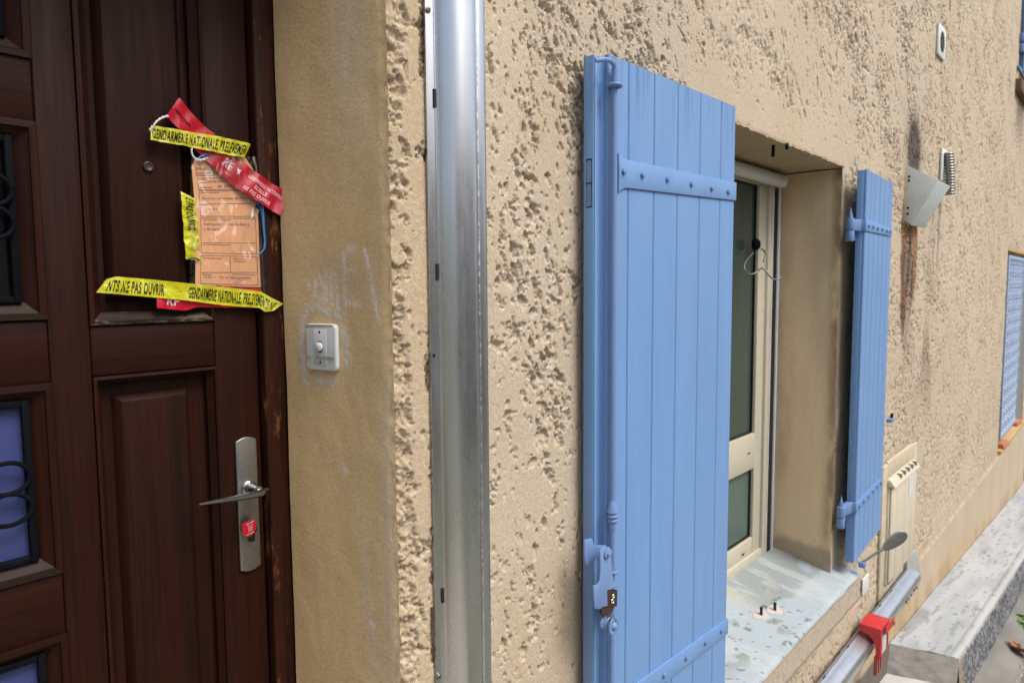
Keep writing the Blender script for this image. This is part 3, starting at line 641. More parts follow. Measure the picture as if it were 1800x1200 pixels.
# ------------------------------------------------------------------ front door
DY = .27
door = thing('front_door', (.15, DY+.03, .52), 'dark red-brown panelled wooden front door with iron-grilled glass openings, sealed with police tape', 'door')
MB().box((-.306, DY+.022, .53), (.604, DY+.05, 2.61)).build('door_core', 'wood_v', door)
ST = [(-.306, -.215), (.283, .337), (.527, .604)]       # upright members: hinge side, middle, lock side
for i, (x0, x1) in enumerate(ST): MB().box((x0, DY, .53), (x1, DY+.0215, 2.61)).build('stile', 'wood_v', door, .0025)
def rails(x0, x1, zs):
    for (z0, z1) in zs: MB().box((x0+.0005, DY+.0005, z0), (x1-.0005, DY+.0215, z1)).build('rail', 'wood_h', door, .0025)
rails(.337, .527, [(.531, .75), (1.8165, 1.894), (2.52, 2.609)])
rails(-.215, .283, [(.531, .70), (1.055, 1.12), (1.432, 1.530), (1.812, 1.905), (2.178, 2.278), (2.52, 2.609)])
def moulding(x0, x1, z0, z1, w, rise, dry_bottom=False, mat='wood_v', inset=.010):
    """picture-frame moulding, mitred: outer edge proud, inner edge sunk"""
    yo, yi = DY-.004, DY+inset
    o = [(x0, z0), (x1, z0), (x1, z1), (x0, z1)]; n = [(x0+w, z0+w), (x1-w, z0+w), (x1-w, z1-w), (x0+w, z1-w)]
    m_ = [(x0+w*.35, z0+w*.35), (x1-w*.35, z0+w*.35), (x1-w*.35, z1-w*.35), (x0+w*.35, z1-w*.35)]
    for k in range(4):
        a, b = k, (k+1) % 4; vs = []
        for (q, y) in ((o, DY+.0), (o, yo), (m_, yo-.001), (m_, yo+.004), (n, yi), (n, DY+.021)):
            vs += [(q[a][0], y, q[a][1]), (q[b][0], y, q[b][1])]
        fs = [(2*i, 2*i+1, 2*i+3, 2*i+2) for i in range(5)]+[(10, 11, 1, 0), tuple(range(0, 12, 2)), tuple(range(1, 12, 2))[::-1]]
        lv = k in (0, 2)
        MB().add(vs, fs).build('moulding', 'wood_dry' if (dry_bottom and k == 0) else ('wood_h' if lv else 'wood_v'), door)
moulding(.337, .527, 1.895, 2.52, .019, 0, True); moulding(.337, .527, .75, 1.816, .013, 0)
def raised(x0, x1, z0, z1, dry=True):
    b = .011; y0, y1 = DY+.021, DY+.006
    MB().hexa([(x0, y0, z0), (x1, y0, z0), (x1, y0, z1), (x0, y0, z1)], [(x0+b, y1, z0+b), (x1-b, y1, z0+b), (x1-b, y1, z1-b), (x0+b, y1, z1-b)]).build('panel', 'wood_v', door, .001)
raised(.367, .487, .80, 1.784); raised(.367, .497, 1.93, 2.50)
# glazed openings with moulding, iron frame, glass / blue sheet, scrolls
OP = [(1.54, 1.802, 'blue_card'), (1.919, 2.176, 'door_glass'), (2.287, 2.50, 'door_glass'), (1.13, 1.422, 'blue_card'), (.72, 1.045, 'blue_card')]
for (z0, z1, mt) in OP:
    moulding(-.215, .283, z0-.012, z1+.012, .027, 0, z1 > 1.5, inset=.012)
    a, b = z0+.012, z1-.010; xi0, xi1 = -.185, .2555; w = .010
    pn = MB().box((xi0, DY+.017, a), (xi1, DY+.0205, b)).build('pane', mt, door)
    fr = MB().box((xi0, DY+.003, a), (xi0+w, DY+.014, b)).box((xi1-w, DY+.003, a), (xi1, DY+.014, b)).box((xi0+w, DY+.003, a), (xi1-w, DY+.014, a+w)).box((xi0+w, DY+.003, b-w), (xi1-w, DY+.014, b)).build('iron_frame', 'iron', door, .0015)
    zc = (z0+z1)/2+(-.010 if z1 < 1.9 else .018)
    for sx, cx in ((-1, .2555-.010), (1, -.185+.010)):
        for sz in (1, -1):
            pts = [(cx+sx*.024-sx*.0245*math.cos(t)*1.15, DY-.003, zc+sz*.0225+.0225*math.sin(t)) for t in np.linspace(-2.6, 2.6, 30)]
            MB().tube(pts, .0034, 8).build('scroll', 'iron', fr, smooth=True)
    MB().tube([(.03, DY-.002, a+.01), (.03, DY-.002, b-.01)], .005, 8).build('scroll', 'iron', fr, smooth=True)
    for sx in (-1, 1):
        pts = [(.03+sx*(.05+.028*math.cos(t)), DY-.002, zc+.05*math.sin(t)) for t in np.linspace(0, 2*math.pi, 28)]
        MB().tube(pts, .0034, 8, cap=False).build('scroll', 'iron', fr, smooth=True)
# peephole
pp = MB().lathe(at(260, 293, DY+.005), (0, -1, 0), [(0, .0082), (.003, .0078), (.0042, .006), (.0034, .004)], 20).build('peephole', plain('dark_bronze', (.035, .022, .016), .4), door, smooth=True)
# long plate, lever handle, lock
x0, x1, z0, z1 = .5535, .5925, 1.4375, 1.6845
poly = [(x0, 0, z0+.006)]+[(x0+(x1-x0)*t, 0, z0+.006-.006*math.sin(math.pi*t)) for t in np.linspace(.12, .88, 7)]+[(x1, 0, z0+.006), (x1, 0, z1-.006)]+[(x1-(x1-x0)*t, 0, z1-.006+.006*math.sin(math.pi*t)) for t in np.linspace(.12, .88, 7)]+[(x0, 0, z1-.006)]
MB().prism([(p[0], DY-.007, p[2]) for p in poly], (0, .0068, 0)).build('handle_plate', 'steel', door, .0015)
hz_ = 1.592
hd = MB().lathe((.574, DY-.0072, hz_), (0, -1, 0), [(0, .0135), (.004, .0135), (.006, .0105), (.030, .0095), (.036, .0095)], 24).build('door_handle', 'steel_bright', door, smooth=True)
lp = [(.574, DY-.040, hz_), (.585, DY-.047, hz_-.001), (.577, DY-.050, hz_-.002), (.55, DY-.051, hz_-.001), (.515, DY-.050, hz_+.001), (.482, DY-.048, hz_+.003), (.468, DY-.047, hz_+.004)]
MB().tube(lp, [.0085, .0095, .0092, .0085, .0068, .0045, .003], 12, flat=.62).build('lever', 'steel_bright', hd, smooth=True)
cyl = MB().disc((.574, DY-.0071, 1.517), (0, -1, 0), .0085, .010, 18).box((.5695, DY-.016, 1.494), (.5785, DY-.0071, 1.515)).build('lock_cylinder', 'black_ink', door, .001)

# ------------------------------------------------------------------ lettering helper
def text_flat(s, bold=.0, spacing=1.):
    cu = bpy.data.curves.new('t', 'FONT'); cu.body = s; cu.size = 1; cu.offset = bold; cu.space_character = spacing; cu.resolution_u = 3
    o = bpy.data.objects.new('t', cu); COL.objects.link(o); dg = bpy.context.evaluated_depsgraph_get(); me = bpy.data.meshes.new_from_object(o.evaluated_get(dg))
    v = np.array([tuple(q.co)[:2] for q in me.vertices]); f = [tuple(p.vertices) for p in me.polygons]
    bpy.data.objects.remove(o); bpy.data.curves.remove(cu); bpy.data.meshes.remove(me)
    cap = .73; return v, f, v[:, 0].min(), v[:, 0].max(), cap
def text_on(surf_fn, s, u0, u1, v0, v1, mat, parent, bold=.018, name='lettering', off=.0006, clip=None):
    """surf_fn(u, v, off) -> world point; text fills u0..u1, cap height v0..v1"""
    v, f, a, b, cap = text_flat(s, bold, 1.12); mb = MB()
    pts = []
    for (x, y) in v:
        u = u0+(u1-u0)*(x-a)/(b-a); w = v0+(v1-v0)*y/cap
        if clip: u = min(max(u, clip[0]), clip[1])
        pts.append(surf_fn(u, w, off))
    mb.add(pts, f); return mb.build(name, mat, parent, fixn=False)

# ------------------------------------------------------------------ tapes: stations (top px, bottom px, plane)
def strip_fn(st, wr=.0012, seed=1):
    T = [at(a, b, y) for (a, b, c_, d_, y) in st]; B = [at(c_, d_, y) for (a, b, c_, d_, y) in st]
    L = [0]
    for i in range(1, len(T)): L.append(L[-1]+np.linalg.norm((T[i]+B[i])/2-(T[i-1]+B[i-1])/2))
    L = np.array(L)/L[-1]; T = np.array(T); B = np.array(B)
    def fn(u, v, off=0.):
        t = np.array([np.interp(u, L, T[:, k]) for k in range(3)]); b = np.array([np.interp(u, L, B[:, k]) for k in range(3)])
        p = b+(t-b)*v
        p[1] += wr*(math.sin(u*19+seed+v*1.4)+.6*math.sin(u*43+seed*2-v*2.5)+.5*math.sin(v*5+u*9+seed)+.9*(abs(math.sin(u*31+v*3+seed))**.5-.8))-off
        return p
    return fn
def strip(name, st, mat, label, nu=90, nv=10, wr=.0012, seed=1, group=None, cat='tape'):
    fn = strip_fn(st, wr, seed); mb = MB(); vs = [fn(i/nu, j/nv) for j in range(nv+1) for i in range(nu+1)]
    mb.add(vs, [(j*(nu+1)+i, j*(nu+1)+i+1, (j+1)*(nu+1)+i+1, (j+1)*(nu+1)+i) for j in range(nv) for i in range(nu)])
    c = np.array(vs).mean(0); root = thing(name, c, label, cat, group)
    mb.build('film', mat, root, smooth=True, fixn=False); return root, fn
G = 'gendarmerie sealing tapes stuck on the door'
rt, fn = strip('sealing_tape', [(314, 172, 292, 203, .262), (352, 214, 328, 246, .262), (392, 252, 371, 292, .256), (440, 296, 415, 330, .253), (509, 342, 492, 379, .242)], 'seal_red',
  'red sealing tape running slantwise down over the top of the orange card', seed=3, wr=.0018, group=G)
text_on(fn, 'RF', .475, .545, .36, .70, 'white_ink', rt)
text_on(fn, 'GENDARMERIE NATIONALE', .665, .965, .62, .78, 'white_ink', rt, .012)
text_on(fn, 'SCELLE', .74, .85, .36, .52, 'white_ink', rt, .012); text_on(fn, 'NE PAS OUVRIR', .68, .90, .10, .27, 'white_ink', rt, .012)
# small republic profile mark beside RF
mk = MB(); mk.add([fn(.575+.03*x, .42+.26*y, .0006) for (x, y) in [(0, 1), (.5, .85), (1, .95), (.9, .6), (1.2, .3), (.8, .35), (.6, 0), (.45, .4), (.1, .55)]], [tuple(range(9))]).build('emblem', 'white_ink', rt, fixn=False)
MB().tube([fn(.025, .5, .001), fn(.09, .48, .003), fn(.16, .52, .001)], .0007, 6).build('staple', 'iron', rt)
yt, fn = strip('sealing_tape', [(266, 220, 264, 246, .2570), (330, 231, 328, 257, .2535), (390, 241, 384, 269, .2490), (441, 253, 429, 277, .2500)], 'yellow',
  'upper yellow sealing tape crossing over the red tape, above the orange card', seed=5, group=G)
text_on(fn, 'GENDARMERIE NATIONALE, PRELEVEMEN', .015, .985, .17, .83, 'black_ink', yt, .024)
yl, fn = strip('sealing_tape', [(343, 349, 318, 336, .259), (346, 380, 320, 372, .259), (350, 420, 324, 420, .259), (354, 458, 327, 455, .259)], 'yellow',
  'short yellow sealing tape hanging upright along the left edge of the orange card', nu=40, seed=8, group=G)
text_on(fn, 'E PAS OUVRIR', .05, .55, .30, .82, 'black_ink', yl, .024)
MB().tube([at(328, 457, .257), at(335, 453.5, .256), at(345, 454, .256), at(350, 458, .257)], .0013, 6).build('clip', 'black_ink', yl)
rb, fn = strip('sealing_tape', [(276, 503, 275, 541, .2615), (335, 502, 326, 546, .2615), (350, 499, 345, 540, .2618), (460, 507, 458, 541, .2618)], 'seal_red',
  'red sealing tape lying under the lowest yellow tape, below the orange card', seed=11, nu=50, group=G)
text_on(fn, 'RF', .095, .20, .18, .52, 'white_ink', rb)
yb, fn = strip('sealing_tape', [(187, 491, 170, 514, .262), (203, 486, 196, 516, .261), (276, 492, 274, 523, .259), (330, 498, 328, 528, .257), (400, 505, 397, 537, .256), (459, 512, 455, 541, .254), (478, 523, 466, 548, .249), (498, 534, 482, 546, .245)], 'yellow',
  'long yellow sealing tape lowest on the door, stretched below the orange card', nu=120, seed=14, group=G)
text_on(fn, 'NTS NE PAS OUVRIR', .03, .315, .16, .82, 'black_ink', yb, .024)
text_on(fn, 'GENDARMERIE NATIONALE, PRELEVEMENTS NE', .445, .975, .18, .82, 'black_ink', yb, .024)

# ------------------------------------------------------------------ evidence card in its clear bag
cst = [(364, 277, 342, 281, .2640), (410, 283, 335, 291, .2640), (444, 300, 338, 325, .2635), (451, 350, 344, 372, .263), (456, 420, 345, 430, .263), (458, 505, 343, 500, .264)]
def card_pt(u, v, off=0.):        # u across (0 left), v down (0 top)
    a = at(336+8*min(1, v*2.5)-1*v, 279+222*v, .2610); b = at(432+(16 if v > .12 else 16*v/.12)+11*v, 277+228*v, .2605)
    p = a+(b-a)*u; p[1] += .0012*math.sin(v*6+u*2)-off; return p
nu, nv = 14, 26; mb = MB(); vs = [card_pt(i/nu, j/nv) for j in range(nv+1) for i in range(nu+1)]
for k, cut in ((0, .35), (nu, 0)):     # clipped top corners
    pass
vs[0] = card_pt(.10, 0); vs[nu+1] = card_pt(.0, .055)
mb.add(vs, [(j*(nu+1)+i, j*(nu+1)+i+1, (j+1)*(nu+1)+i+1, (j+1)*(nu+1)+i) for j in range(nv) for i in range(nu)])
card = thing('evidence_card', card_pt(.5, .5), 'orange evidence card with printed boxes and handwriting, inside a clear bag on the door', 'card')
mb.build('card', 'card', card, fixn=False)
def cl(u0, v0, u1, v1, w=.0007, mat='grey_ink'):
    a, b = card_pt(u0, v0, .0006), card_pt(u1, v1, .0006); d = b-a; d /= np.linalg.norm(d); n = np.array([-d[2], 0, d[0]])*w/2
    return [a-n, b-n, b+n, a+n]
lines = MB()
def box_lines(u0, v0, u1, v1):
    for q in ((u0, v0, u1, v0), (u0, v1, u1, v1), (u0, v0, u0, v1), (u1, v0, u1, v1)): lines.add(cl(*q), [(0, 1, 2, 3)])
for q in [(.06, .085, .33, .135), (.07, .155, .90, .245), (.08, .255, .93, .455), (.08, .47, .95, .745), (.07, .765, .955, .985)]: box_lines(*q)
for q in [(.08, .36, .93, .355), (.08, .665, .95, .66), (.07, .90, .955, .885), (.52, .77, .52, .89), (.56, .975, .68, .935), (.60, .985, .72, .94)]: lines.add(cl(*q), [(0, 1, 2, 3)])
for (u, v, w) in [(.09, .165, .10), (.09, .19, .08), (.09, .228, .18), (.10, .270, .30), (.10, .367, .10), (.11, .485, .42), (.11, .678, .42), (.10, .785, .28), (.56, .785, .18), (.60, .805, .16), (.55, .905, .36), (.10, .915, .14), (.05, .075, .10), (.20, .075, .12)]:
    k = 0
    while k < w: lines.add(cl(u+k, v, u+k+.018, v, .0011), [(0, 1, 2, 3)]); k += .025
lines.build('printed_form', 'grey_ink', card, fixn=False)
def cardtxt(s, u0, u1, v, h): text_on(lambda u, w, off: card_pt(u, v-w*h, .0009), s, u0, u1, 0, 1, 'pen_ink', card, .0, 'handwriting')
cardtxt('CRIDOM', .07, .27, .127, .022); cardtxt('14500/00848 du 06', .20, .72, .190, .020); cardtxt('BR CARPENTRAS', .38, .82, .230, .022)
cardtxt('Meurtre sur mineur de 15ans', .12, .84, .322, .022); cardtxt('Scelle n 1', .18, .38, .405, .020)
cardtxt('Habitation 12 rue du Barry', .12, .84, .525, .022); cardtxt('a Bedoin', .12, .36, .565, .022); cardtxt('Le 06 11   MC de GENDARMERIE', .12, .84, .94, .018)
eye = MB().lathe(at(394, 297, .2600), (0, -1, 0), [(0, .0042), (.001, .0042), (.0014, .003), (.0006, .0018)], 16).build('eyelet', 'iron', card)
# bag
def bagp(u, v):
    a = at(334-2*v, 276+231*v, .2605); b = at(447+17*v, 276+236*v, .2590); p = a+(b-a)*u
    p[1] += -.0045+.0016*(math.sin(u*7+v*3+1)*math.sin(v*6+u*4))+.0016*(fbm(np.array([[u*5+v*2]]), np.array([[v*7.]]), 33, 3)[0, 0]-.5)*2-.003*math.sin(u*math.pi); return p
nu, nv = 40, 70; mb = MB(); vs = [bagp(i/nu, j/nv) for j in range(nv+1) for i in range(nu+1)]
mb.add(vs, [(j*(nu+1)+i, j*(nu+1)+i+1, (j+1)*(nu+1)+i+1, (j+1)*(nu+1)+i) for j in range(nv) for i in range(nu)])
bag = mb.build('clear_bag', 'film', None, smooth=True, fixn=False); tag(bag, 'clear crinkled plastic bag around the orange evidence card', 'bag')
# cords
def cord(name, px, r, mat, label, twist=False):
    pts = [at(x, y, Y) for (x, y, Y) in px]; P = []
    for i in range(len(pts)-1):
        for t in np.linspace(0, 1, 7)[:-1]:
            p0, p1, p2, p3 = pts[max(i-1, 0)], pts[i], pts[i+1], pts[min(i+2, len(pts)-1)]
            P.append(.5*((2*p1)+(-p0+p2)*t+(2*p0-5*p1+4*p2-p3)*t*t+(-p0+3*p1-3*p2+p3)*t**3))
    P.append(pts[-1]); mb = MB()
    if twist:
        for ph in (0, math.pi): mb.tube([p+np.array([0, .0011*math.cos(i*.9+ph), .0011*math.sin(i*.9+ph)]) for i, p in enumerate(P)], r, 6)
    else: mb.tube(P, r, 7)
    return tag(mb.build(name, mat, None, smooth=True), label, 'string')
cord('string', [(296, 204, .258), (285, 207, .256), (275, 214, .255), (269, 222, .256), (263, 229, .257)], .0011, 'string', 'twisted white string end sticking out left of the red tape top', True)
cord('string', [(340, 256, .256), (336.5, 264, .256), (339, 274, .256), (346, 280.5, .256), (356, 281, .256), (366, 278, .258)], .0011, 'string', 'white string loop at the top left corner of the orange card', True)
cord('string', [(346, 279, .257), (356, 274, .256), (366, 271, .257), (378, 274, .258)], .0012, 'string_blue', 'short blue string tied over the top edge of the orange card')
cord('string', [(441, 341, .254), (448, 350, .253), (460, 358, .252), (463, 375, .252), (464, 400, .251), (466, 420, .251), (465, 436, .251), (459, 444, .252), (453, 447, .253)], .0012, 'string_blue', 'long blue string hanging down the right edge of the orange card')
cord('string', [(443, 344, .255), (450, 353, .254), (457, 362, .253), (461, 380, .252), (463, 405, .251), (464.5, 425, .2515), (463, 440, .252)], .0007, 'string_blue', 'thin blue strand beside the long blue string right of the orange card')
# seal on the lock
c0 = at(438, 928, DY-.019); poly = []
for k in range(48):
    t = 2*math.pi*k/48; r = .0140*(1+.05*math.sin(t*2+.8)+.05*math.cos(5*t)+.04*math.sin(3*t)); poly.append((c0[0]+r*.92*math.cos(t), c0[1]+.0015*math.sin(3*t), c0[2]+r*1.15*math.sin(t)))
sl_ = thing('lock_seal', c0, 'crumpled round red seal with tiny white lettering stuck over the lock cylinder', 'seal')
MB().prism(poly, (0, .0016, 0)).build('seal', 'seal_red', sl_, .0004)
for (s, w, dz) in (('GENDARMERIE', .015, .0088), ('SCELLE', .009, .0035), ('NE PAS', .008, -.0005), ('OUVRIR', .008, -.0045), ('NATIONALE', .014, -.0105)):
    text_on(lambda u, v, off, dz=dz: np.array([c0[0]+u, c0[1]-.0026, c0[2]+dz+v*.0026+u*.25]), s, -w/2+.001, w/2+.001, 0, 1, 'white_ink', sl_, .01)

# ------------------------------------------------------------------ door bell on the reveal
bx = np.array([-.2037, .979, 0]); bz = np.array([0, 0, 1.]); bn = np.array([-.979, -.2037, 0])   # along reveal (inwards), up, outwards
def px3r(x, y):
    d = F+(x-900)/FPX*RR-(y-600)/FPX*UU; n = np.array([.25, .052, 0]); t = np.dot(n, np.array([.70, 0, 0])-CAM)/np.dot(n, d); return CAM+d*t
bc = (px3r(545, 568)+px3r(598, 568)+px3r(598, 653)+px3r(545, 648))/4
def rr(w, h, r, n=5):
    out = []
    for (cx, cz, a0) in ((w/2-r, h/2-r, 0), (-w/2+r, h/2-r, 90), (-w/2+r, -h/2+r, 180), (w/2-r, -h/2+r, 270)):
        for k in range(n): a = math.radians(a0+90*k/(n-1)); out.append((cx+r*math.cos(a), cz+r*math.sin(a)))
    return out
def onr(u, v, o): return bc+bx*u+bz*v+bn*o
bell = thing('door_bell', bc, 'white rounded doorbell switch on the ochre reveal beside the door', 'doorbell')
MB().prism([onr(a, b, .0005) for a, b in rr(.074, .0825, .009)], bn*.0095).build('bell_plate', 'white_pl', bell, .003, seg=3)
MB().prism([onr(a+.001, b, .0101) for a, b in rr(.031, .062, .001, 2)], bn*.0008).build('centre_plate', 'white_pl2', bell, .0003)
MB().prism([onr(.0105*math.cos(t)*.82+.001, .0105*math.sin(t)+.001, .0109) for t in np.linspace(0, 2*math.pi, 25)[:-1]], bn*.0004).build('button_recess', 'dark', bell)
MB().lathe(onr(.001, .001, .0110), bn, [(0, .0082), (.004, .0080), (.006, .0062), (.0067, .0025)], 24).build('button', 'white_pl2', bell, smooth=True)
for s in (-1, 1): MB().prism([onr(.001+.0018*math.cos(t), s*.0265+.0028*math.sin(t), .0109) for t in np.linspace(0, 2*math.pi, 13)[:-1]], bn*.0004).build('screw_hole', 'dark', bell)
mb = MB()
for (a, b) in ((.037, .0235), (.011, -.034)): mb.prism([onr(a, -.0185, .0111), onr(a-.004, -.0152, .0111), onr(b+.004, -.0160, .0111), onr(b, -.0182, .0111), onr(b+.003, -.0212, .0111), onr(a, -.0215, .0111)], bn*.0005)
mb.build('glue_smear', 'dirt_line', bell)
MB().prism([onr(.036, .033, .0102), onr(.01, .036, .0102), (onr(-.030, .0372, .0102)), onr(-.030, .0395, .0102), onr(.034, .0395, .0102)], bn*.0003).build('glue_smear', 'dirt_line', bell)

# ------------------------------------------------------------------ galvanised cover profile running up the wall, and its twin laid level
def cover_profile(n=26):
    """(s, out): across the strip, away from wall"""
    p = [(.0, .004), (.0, .0065), (.0155, .0085), (.0165, .0095)]
    k = [(.0165, .0095), (.0195, .017), (.0235, .025), (.029, .033), (.034, .039), (.040, .0435), (.047, .0462), (.056, .0475), (.066, .048), (.0735, .0478), (.0755, .0470), (.080, .0445), (.0838, .0428), (.0848, .0434), (.0862, .0446), (.0890, .0449), (.098, .0445), (.104, .0430), (.108, .0395), (.111, .033), (.1135, .020), (.1155, .009)]
    p += k[1:]+[(.1375, .007), (.1375, .004)]; return p
pr = cover_profile()
dp = thing('cable_cover', (.83, -.005, 1.0), 'tall upright galvanised metal cover strip fixed to the wall between door and shutter', 'metal cover')
def sweep_cover(pr, org, sdir, odir, ldir, L0, L1, parent, name, mat, nl=2):
    org, sdir, odir, ldir = [np.array(q, float) for q in (org, sdir, odir, ldir)]; mb = MB(); n = len(pr)
    ls = np.linspace(L0, L1, nl); vs = [org+sdir*s+odir*o+ldir*l for l in ls for (s, o) in pr]
    fs = [(j*n+i, j*n+i+1, (j+1)*n+i+1, (j+1)*n+i) for j in range(nl-1) for i in range(n-1)]
    vin = [org+sdir*s+odir*(o-.0012)+ldir*l for l in ls for (s, o) in pr]; N = len(vs)
    fs += [tuple(N+k for k in f[::-1]) for f in fs]+[(i, i+1, N+i+1, N+i) for i in range(n-1)]
    k = (nl-1)*n; fs += [(k+i, N+k+i, N+k+i+1, k+i+1) for i in range(n-1)]
    return mb.add(vs+vin, fs).build(name, mat, parent, smooth=True, fixn=False)
sweep_cover(pr, (.7765, -.001, 0), (1, 0, 0), (0, -1, 0), (0, 0, 1), .42, 4.6, dp, 'cover', 'galv')
MB().tube([(.7930, -.0105, .42), (.7930, -.0105, 4.6)], .0013, 8).build('edge_bead', 'galv', dp, smooth=True)
for (x, y, h) in ((764, 173, .030), (768.5, 478, .028), (778, 1046, .026)):
    p = at(x, y, -.011); sl0 = MB().box((.7885, -.0130, p[2]-h/2), (.7940, -.0100, p[2]+h/2)).build('slot', 'dark', dp)
p = at(763, 625, -.0085); MB().disc((p[0], -.0078, p[2]), (0, -1, 0), .0035, .0012, 14).build('screw_hole', 'dark', dp)
for (x, y) in ((752, 17), (771, 1188)):
    p = at(x, y, -.009); sc0 = MB().lathe((p[0], -.0075, p[2]), (0, -1, 0), [(0, .0062), (.0016, .0062), (.0022, .0045), (.0046, .0042), (.005, .003)], 14).build('screw', 'steel', dp, smooth=True)
    MB().disc((p[0], -.0120, p[2]), (0, -1, 0), .0016, .001, 8).build('screw_recess', 'dark', dp)

hp = thing('cable_cover', (3.2, -.005, .17), 'level galvanised metal cover strip along the wall foot under the window sill', 'metal cover')
pr2 = [(s, o*1.35 if o > .012 else o) for (s, o) in pr]
sweep_cover(pr2, (0, -.024, .335), (0, 0, -1), (0, -1, 0), (1, 0, 0), 1.0, 4.36, hp, 'cover', 'galv_h')
mb = MB(); n = len(pr2); mb.prism([(4.3595, -.024-o, .335-s) for (s, o) in pr2], (.0015, 0, 0)).build('end_cap', 'galv_h', hp)
for (x, y) in ((1451, 1180-15), (1492, 1130), (1548, 1062), (1568, 1034)):
    p = at(x, y, -.035); MB().box((p[0]-.013, -.0345, .3265), (p[0]+.013, -.0315, .3215)).build('slot', 'dark', hp)
for i in range(5): 
    xx = 4.0+.06*i+.03*random.random(); MB().disc((xx, -.024-.066, .262-.01*random.random()), (0, -1, .6), .008+.005*random.random(), .0025, 9).build('dirt_spot', 'rust', hp)
tag(MB().hexa([(4.30, -.045, .16), (4.62, -.045, .16), (4.62, -.02, .16), (4.30, -.02, .16)], [(4.30, -.03, .40), (4.55, -.03, .37), (4.55, -.0, .37), (4.30, -.0, .40)]).build('cement_patch', plain('grey_cement', (.30, .31, .29), .9, 0, .15, 60, .4), None, .008), 'grey cement patch smeared on the wall behind the end of the level metal cover', 'cement patch')

# red bracket over the level cover
rd = thing('red_bracket', (3.43, -.09, .2), 'red sheet-metal box clamp straddling the level galvanised cover', 'bracket')
X0, X1, Y0, Y1, Z1 = 3.355, 3.50, -.035, -.128, .372
t = .003
MB().hexa([(X0, Y1, Z1-t), (X1, Y1, Z1-t), (X1, Y0, Z1-t), (X0, Y0, Z1-t)], [(X0, Y1, Z1), (X1, Y1, Z1), (X1, Y0, Z1), (X0, Y0, Z1)]).build('top_plate', 'red_paint', rd, .001)
MB().prism([(X0, Y0, Z1-t-.0005), (X0, Y1, Z1-t-.0005), (X0, Y1+.004, .232), (X0, -.10, .232), (X0, -.108, .25), (X0, -.104, .30), (X0, -.08, .332), (X0, Y0, .34)], (t, 0, 0)).build('side_plate', 'red_paint', rd)
MB().prism([(X1, Y0, Z1-t-.0005), (X1, Y1, Z1-t-.0005), (X1, Y1+.004, .232), (X1, -.10, .232), (X1, -.108, .25), (X1, -.104, .30), (X1, -.08, .332), (X1, Y0, .34)], (-t, 0, 0)).build('side_plate', 'red_paint', rd)
MB().box((X0+.0035, Y1+.001, .235), (X1-.0035, Y1+.004, Z1-t-.001)).build('front_plate', 'red_paint', rd)
MB().box((X0+.022, Y1-.0015, .25), (X1-.05, Y1+.0008, .335)).build('label_plate', 'pale_panel', rd); MB().box((X1-.048, Y1-.0015, .245), (X1-.030, Y1+.0008, .345)).build('dark_slot', 'dark', rd)
MB().hexa([(X0+.03, Y1-.014, Z1-.03), (X1+.02, Y1-.016, Z1-.03), (X1+.02, Y1-.012, Z1-.03), (X0+.03, Y1-.010, Z1-.03)], [(X0+.03, Y1-.014, Z1+.004), (X1+.02, Y1-.016, Z1+.004), (X1+.02, Y1-.012, Z1+.004), (X0+.03, Y1-.010, Z1+.004)]).build('lip', 'red_paint', rd)
MB().disc((X1+.005, Y1-.014, Z1-.02), (0, -1, 0), .009, .008, 6).build('bolt', 'steel_bright', rd)
for dx in (0, .035, .07): MB().box((X0+.004+dx, -.115, .145), (X0+.020+dx, -.100, .2315)).build('leg', 'red_faded', rd)

# ------------------------------------------------------------------ shutters
def board_set(root, xs, yf, z0, z1, skew, bm='board'):
    """xs grooves; yf(x)=front plane"""
    for a, b in zip(xs[:-1], xs[1:]):
        a2, b2 = a+.0013, b-.0013; d = .011; c = .0022
        def q(x, y): return (x, y)
        po = [(a2, yf(a2)+d), (a2, yf(a2)+c), (a2+c, yf(a2+c)), (b2-c, yf(b2-c)), (b2, yf(b2)+c), (b2, yf(b2)+d)]
        n = len(po); zt = [z1+skew*(x-xs[0])+random.uniform(-.0004, .0004) for (x, y) in po]
        vs = [(x, y, z0+skew*(x-xs[0])) for (x, y) in po]+[(x, y, zt[0] if i < 3 else zt[-1]) for i, (x, y) in enumerate(po)]
        MB().add(vs, [tuple(range(n))[::-1], tuple(range(n, 2*n))]+[(i, (i+1) % n, (i+1) % n+n, i+n) for i in range(n)]).build(bm, 'blue', root)
def hexbolt(p, n, r, h, mat, root, name='bolt'): return MB().disc(p, n, r, h, 6, r*.86).build(name, mat, root, .0006)

s1 = thing('window_shutter', (1.84, -.04, .755), 'large sky-blue board shutter left of the window, with upright bolt rod and latch', 'shutter', 'blue board shutters of the ground floor window')
def y1(x): return -.066-.011*(x-1.23)
Zb, Zt = .755, 2.432
MB().prism([(1.203, -.020, Zb), (1.203, -.0466, Zb), (1.2285, -.0468, Zb), (1.2285, y1(1.2285)+.0118, Zb), (1.834, y1(1.834)+.0118, Zb), (1.834, -.026, Zb)], (0, 0, Zt-Zb-.002)).build('batten_core', 'blue', s1, .0012)
board_set(s1, [1.2275, 1.306, 1.413, 1.521, 1.634, 1.748, 1.8355], y1, Zb, Zt, .004)
MB().box((1.2045, -.0495, Zb+.001), (1.2145, -.0468, Zt-.006)).build('rebate_bead', 'blue', s1, .001)
for (za_, zb_) in ((2.168, 2.214), (2.118, 2.165)): MB().prism([(1.2028, -.029, za_), (1.2028, -.041, za_), (1.2028, -.041, zb_-.004), (1.2028, -.039, zb_), (1.2028, -.031, zb_), (1.2028, -.029, zb_-.004)], (-.0012, 0, 0)).build('joint_plate', 'blue_iron', s1)
MB().box((1.20245, -.0425, 2.1155), (1.2029, -.0275, 2.2175)).build('joint_gap', 'dark', s1)
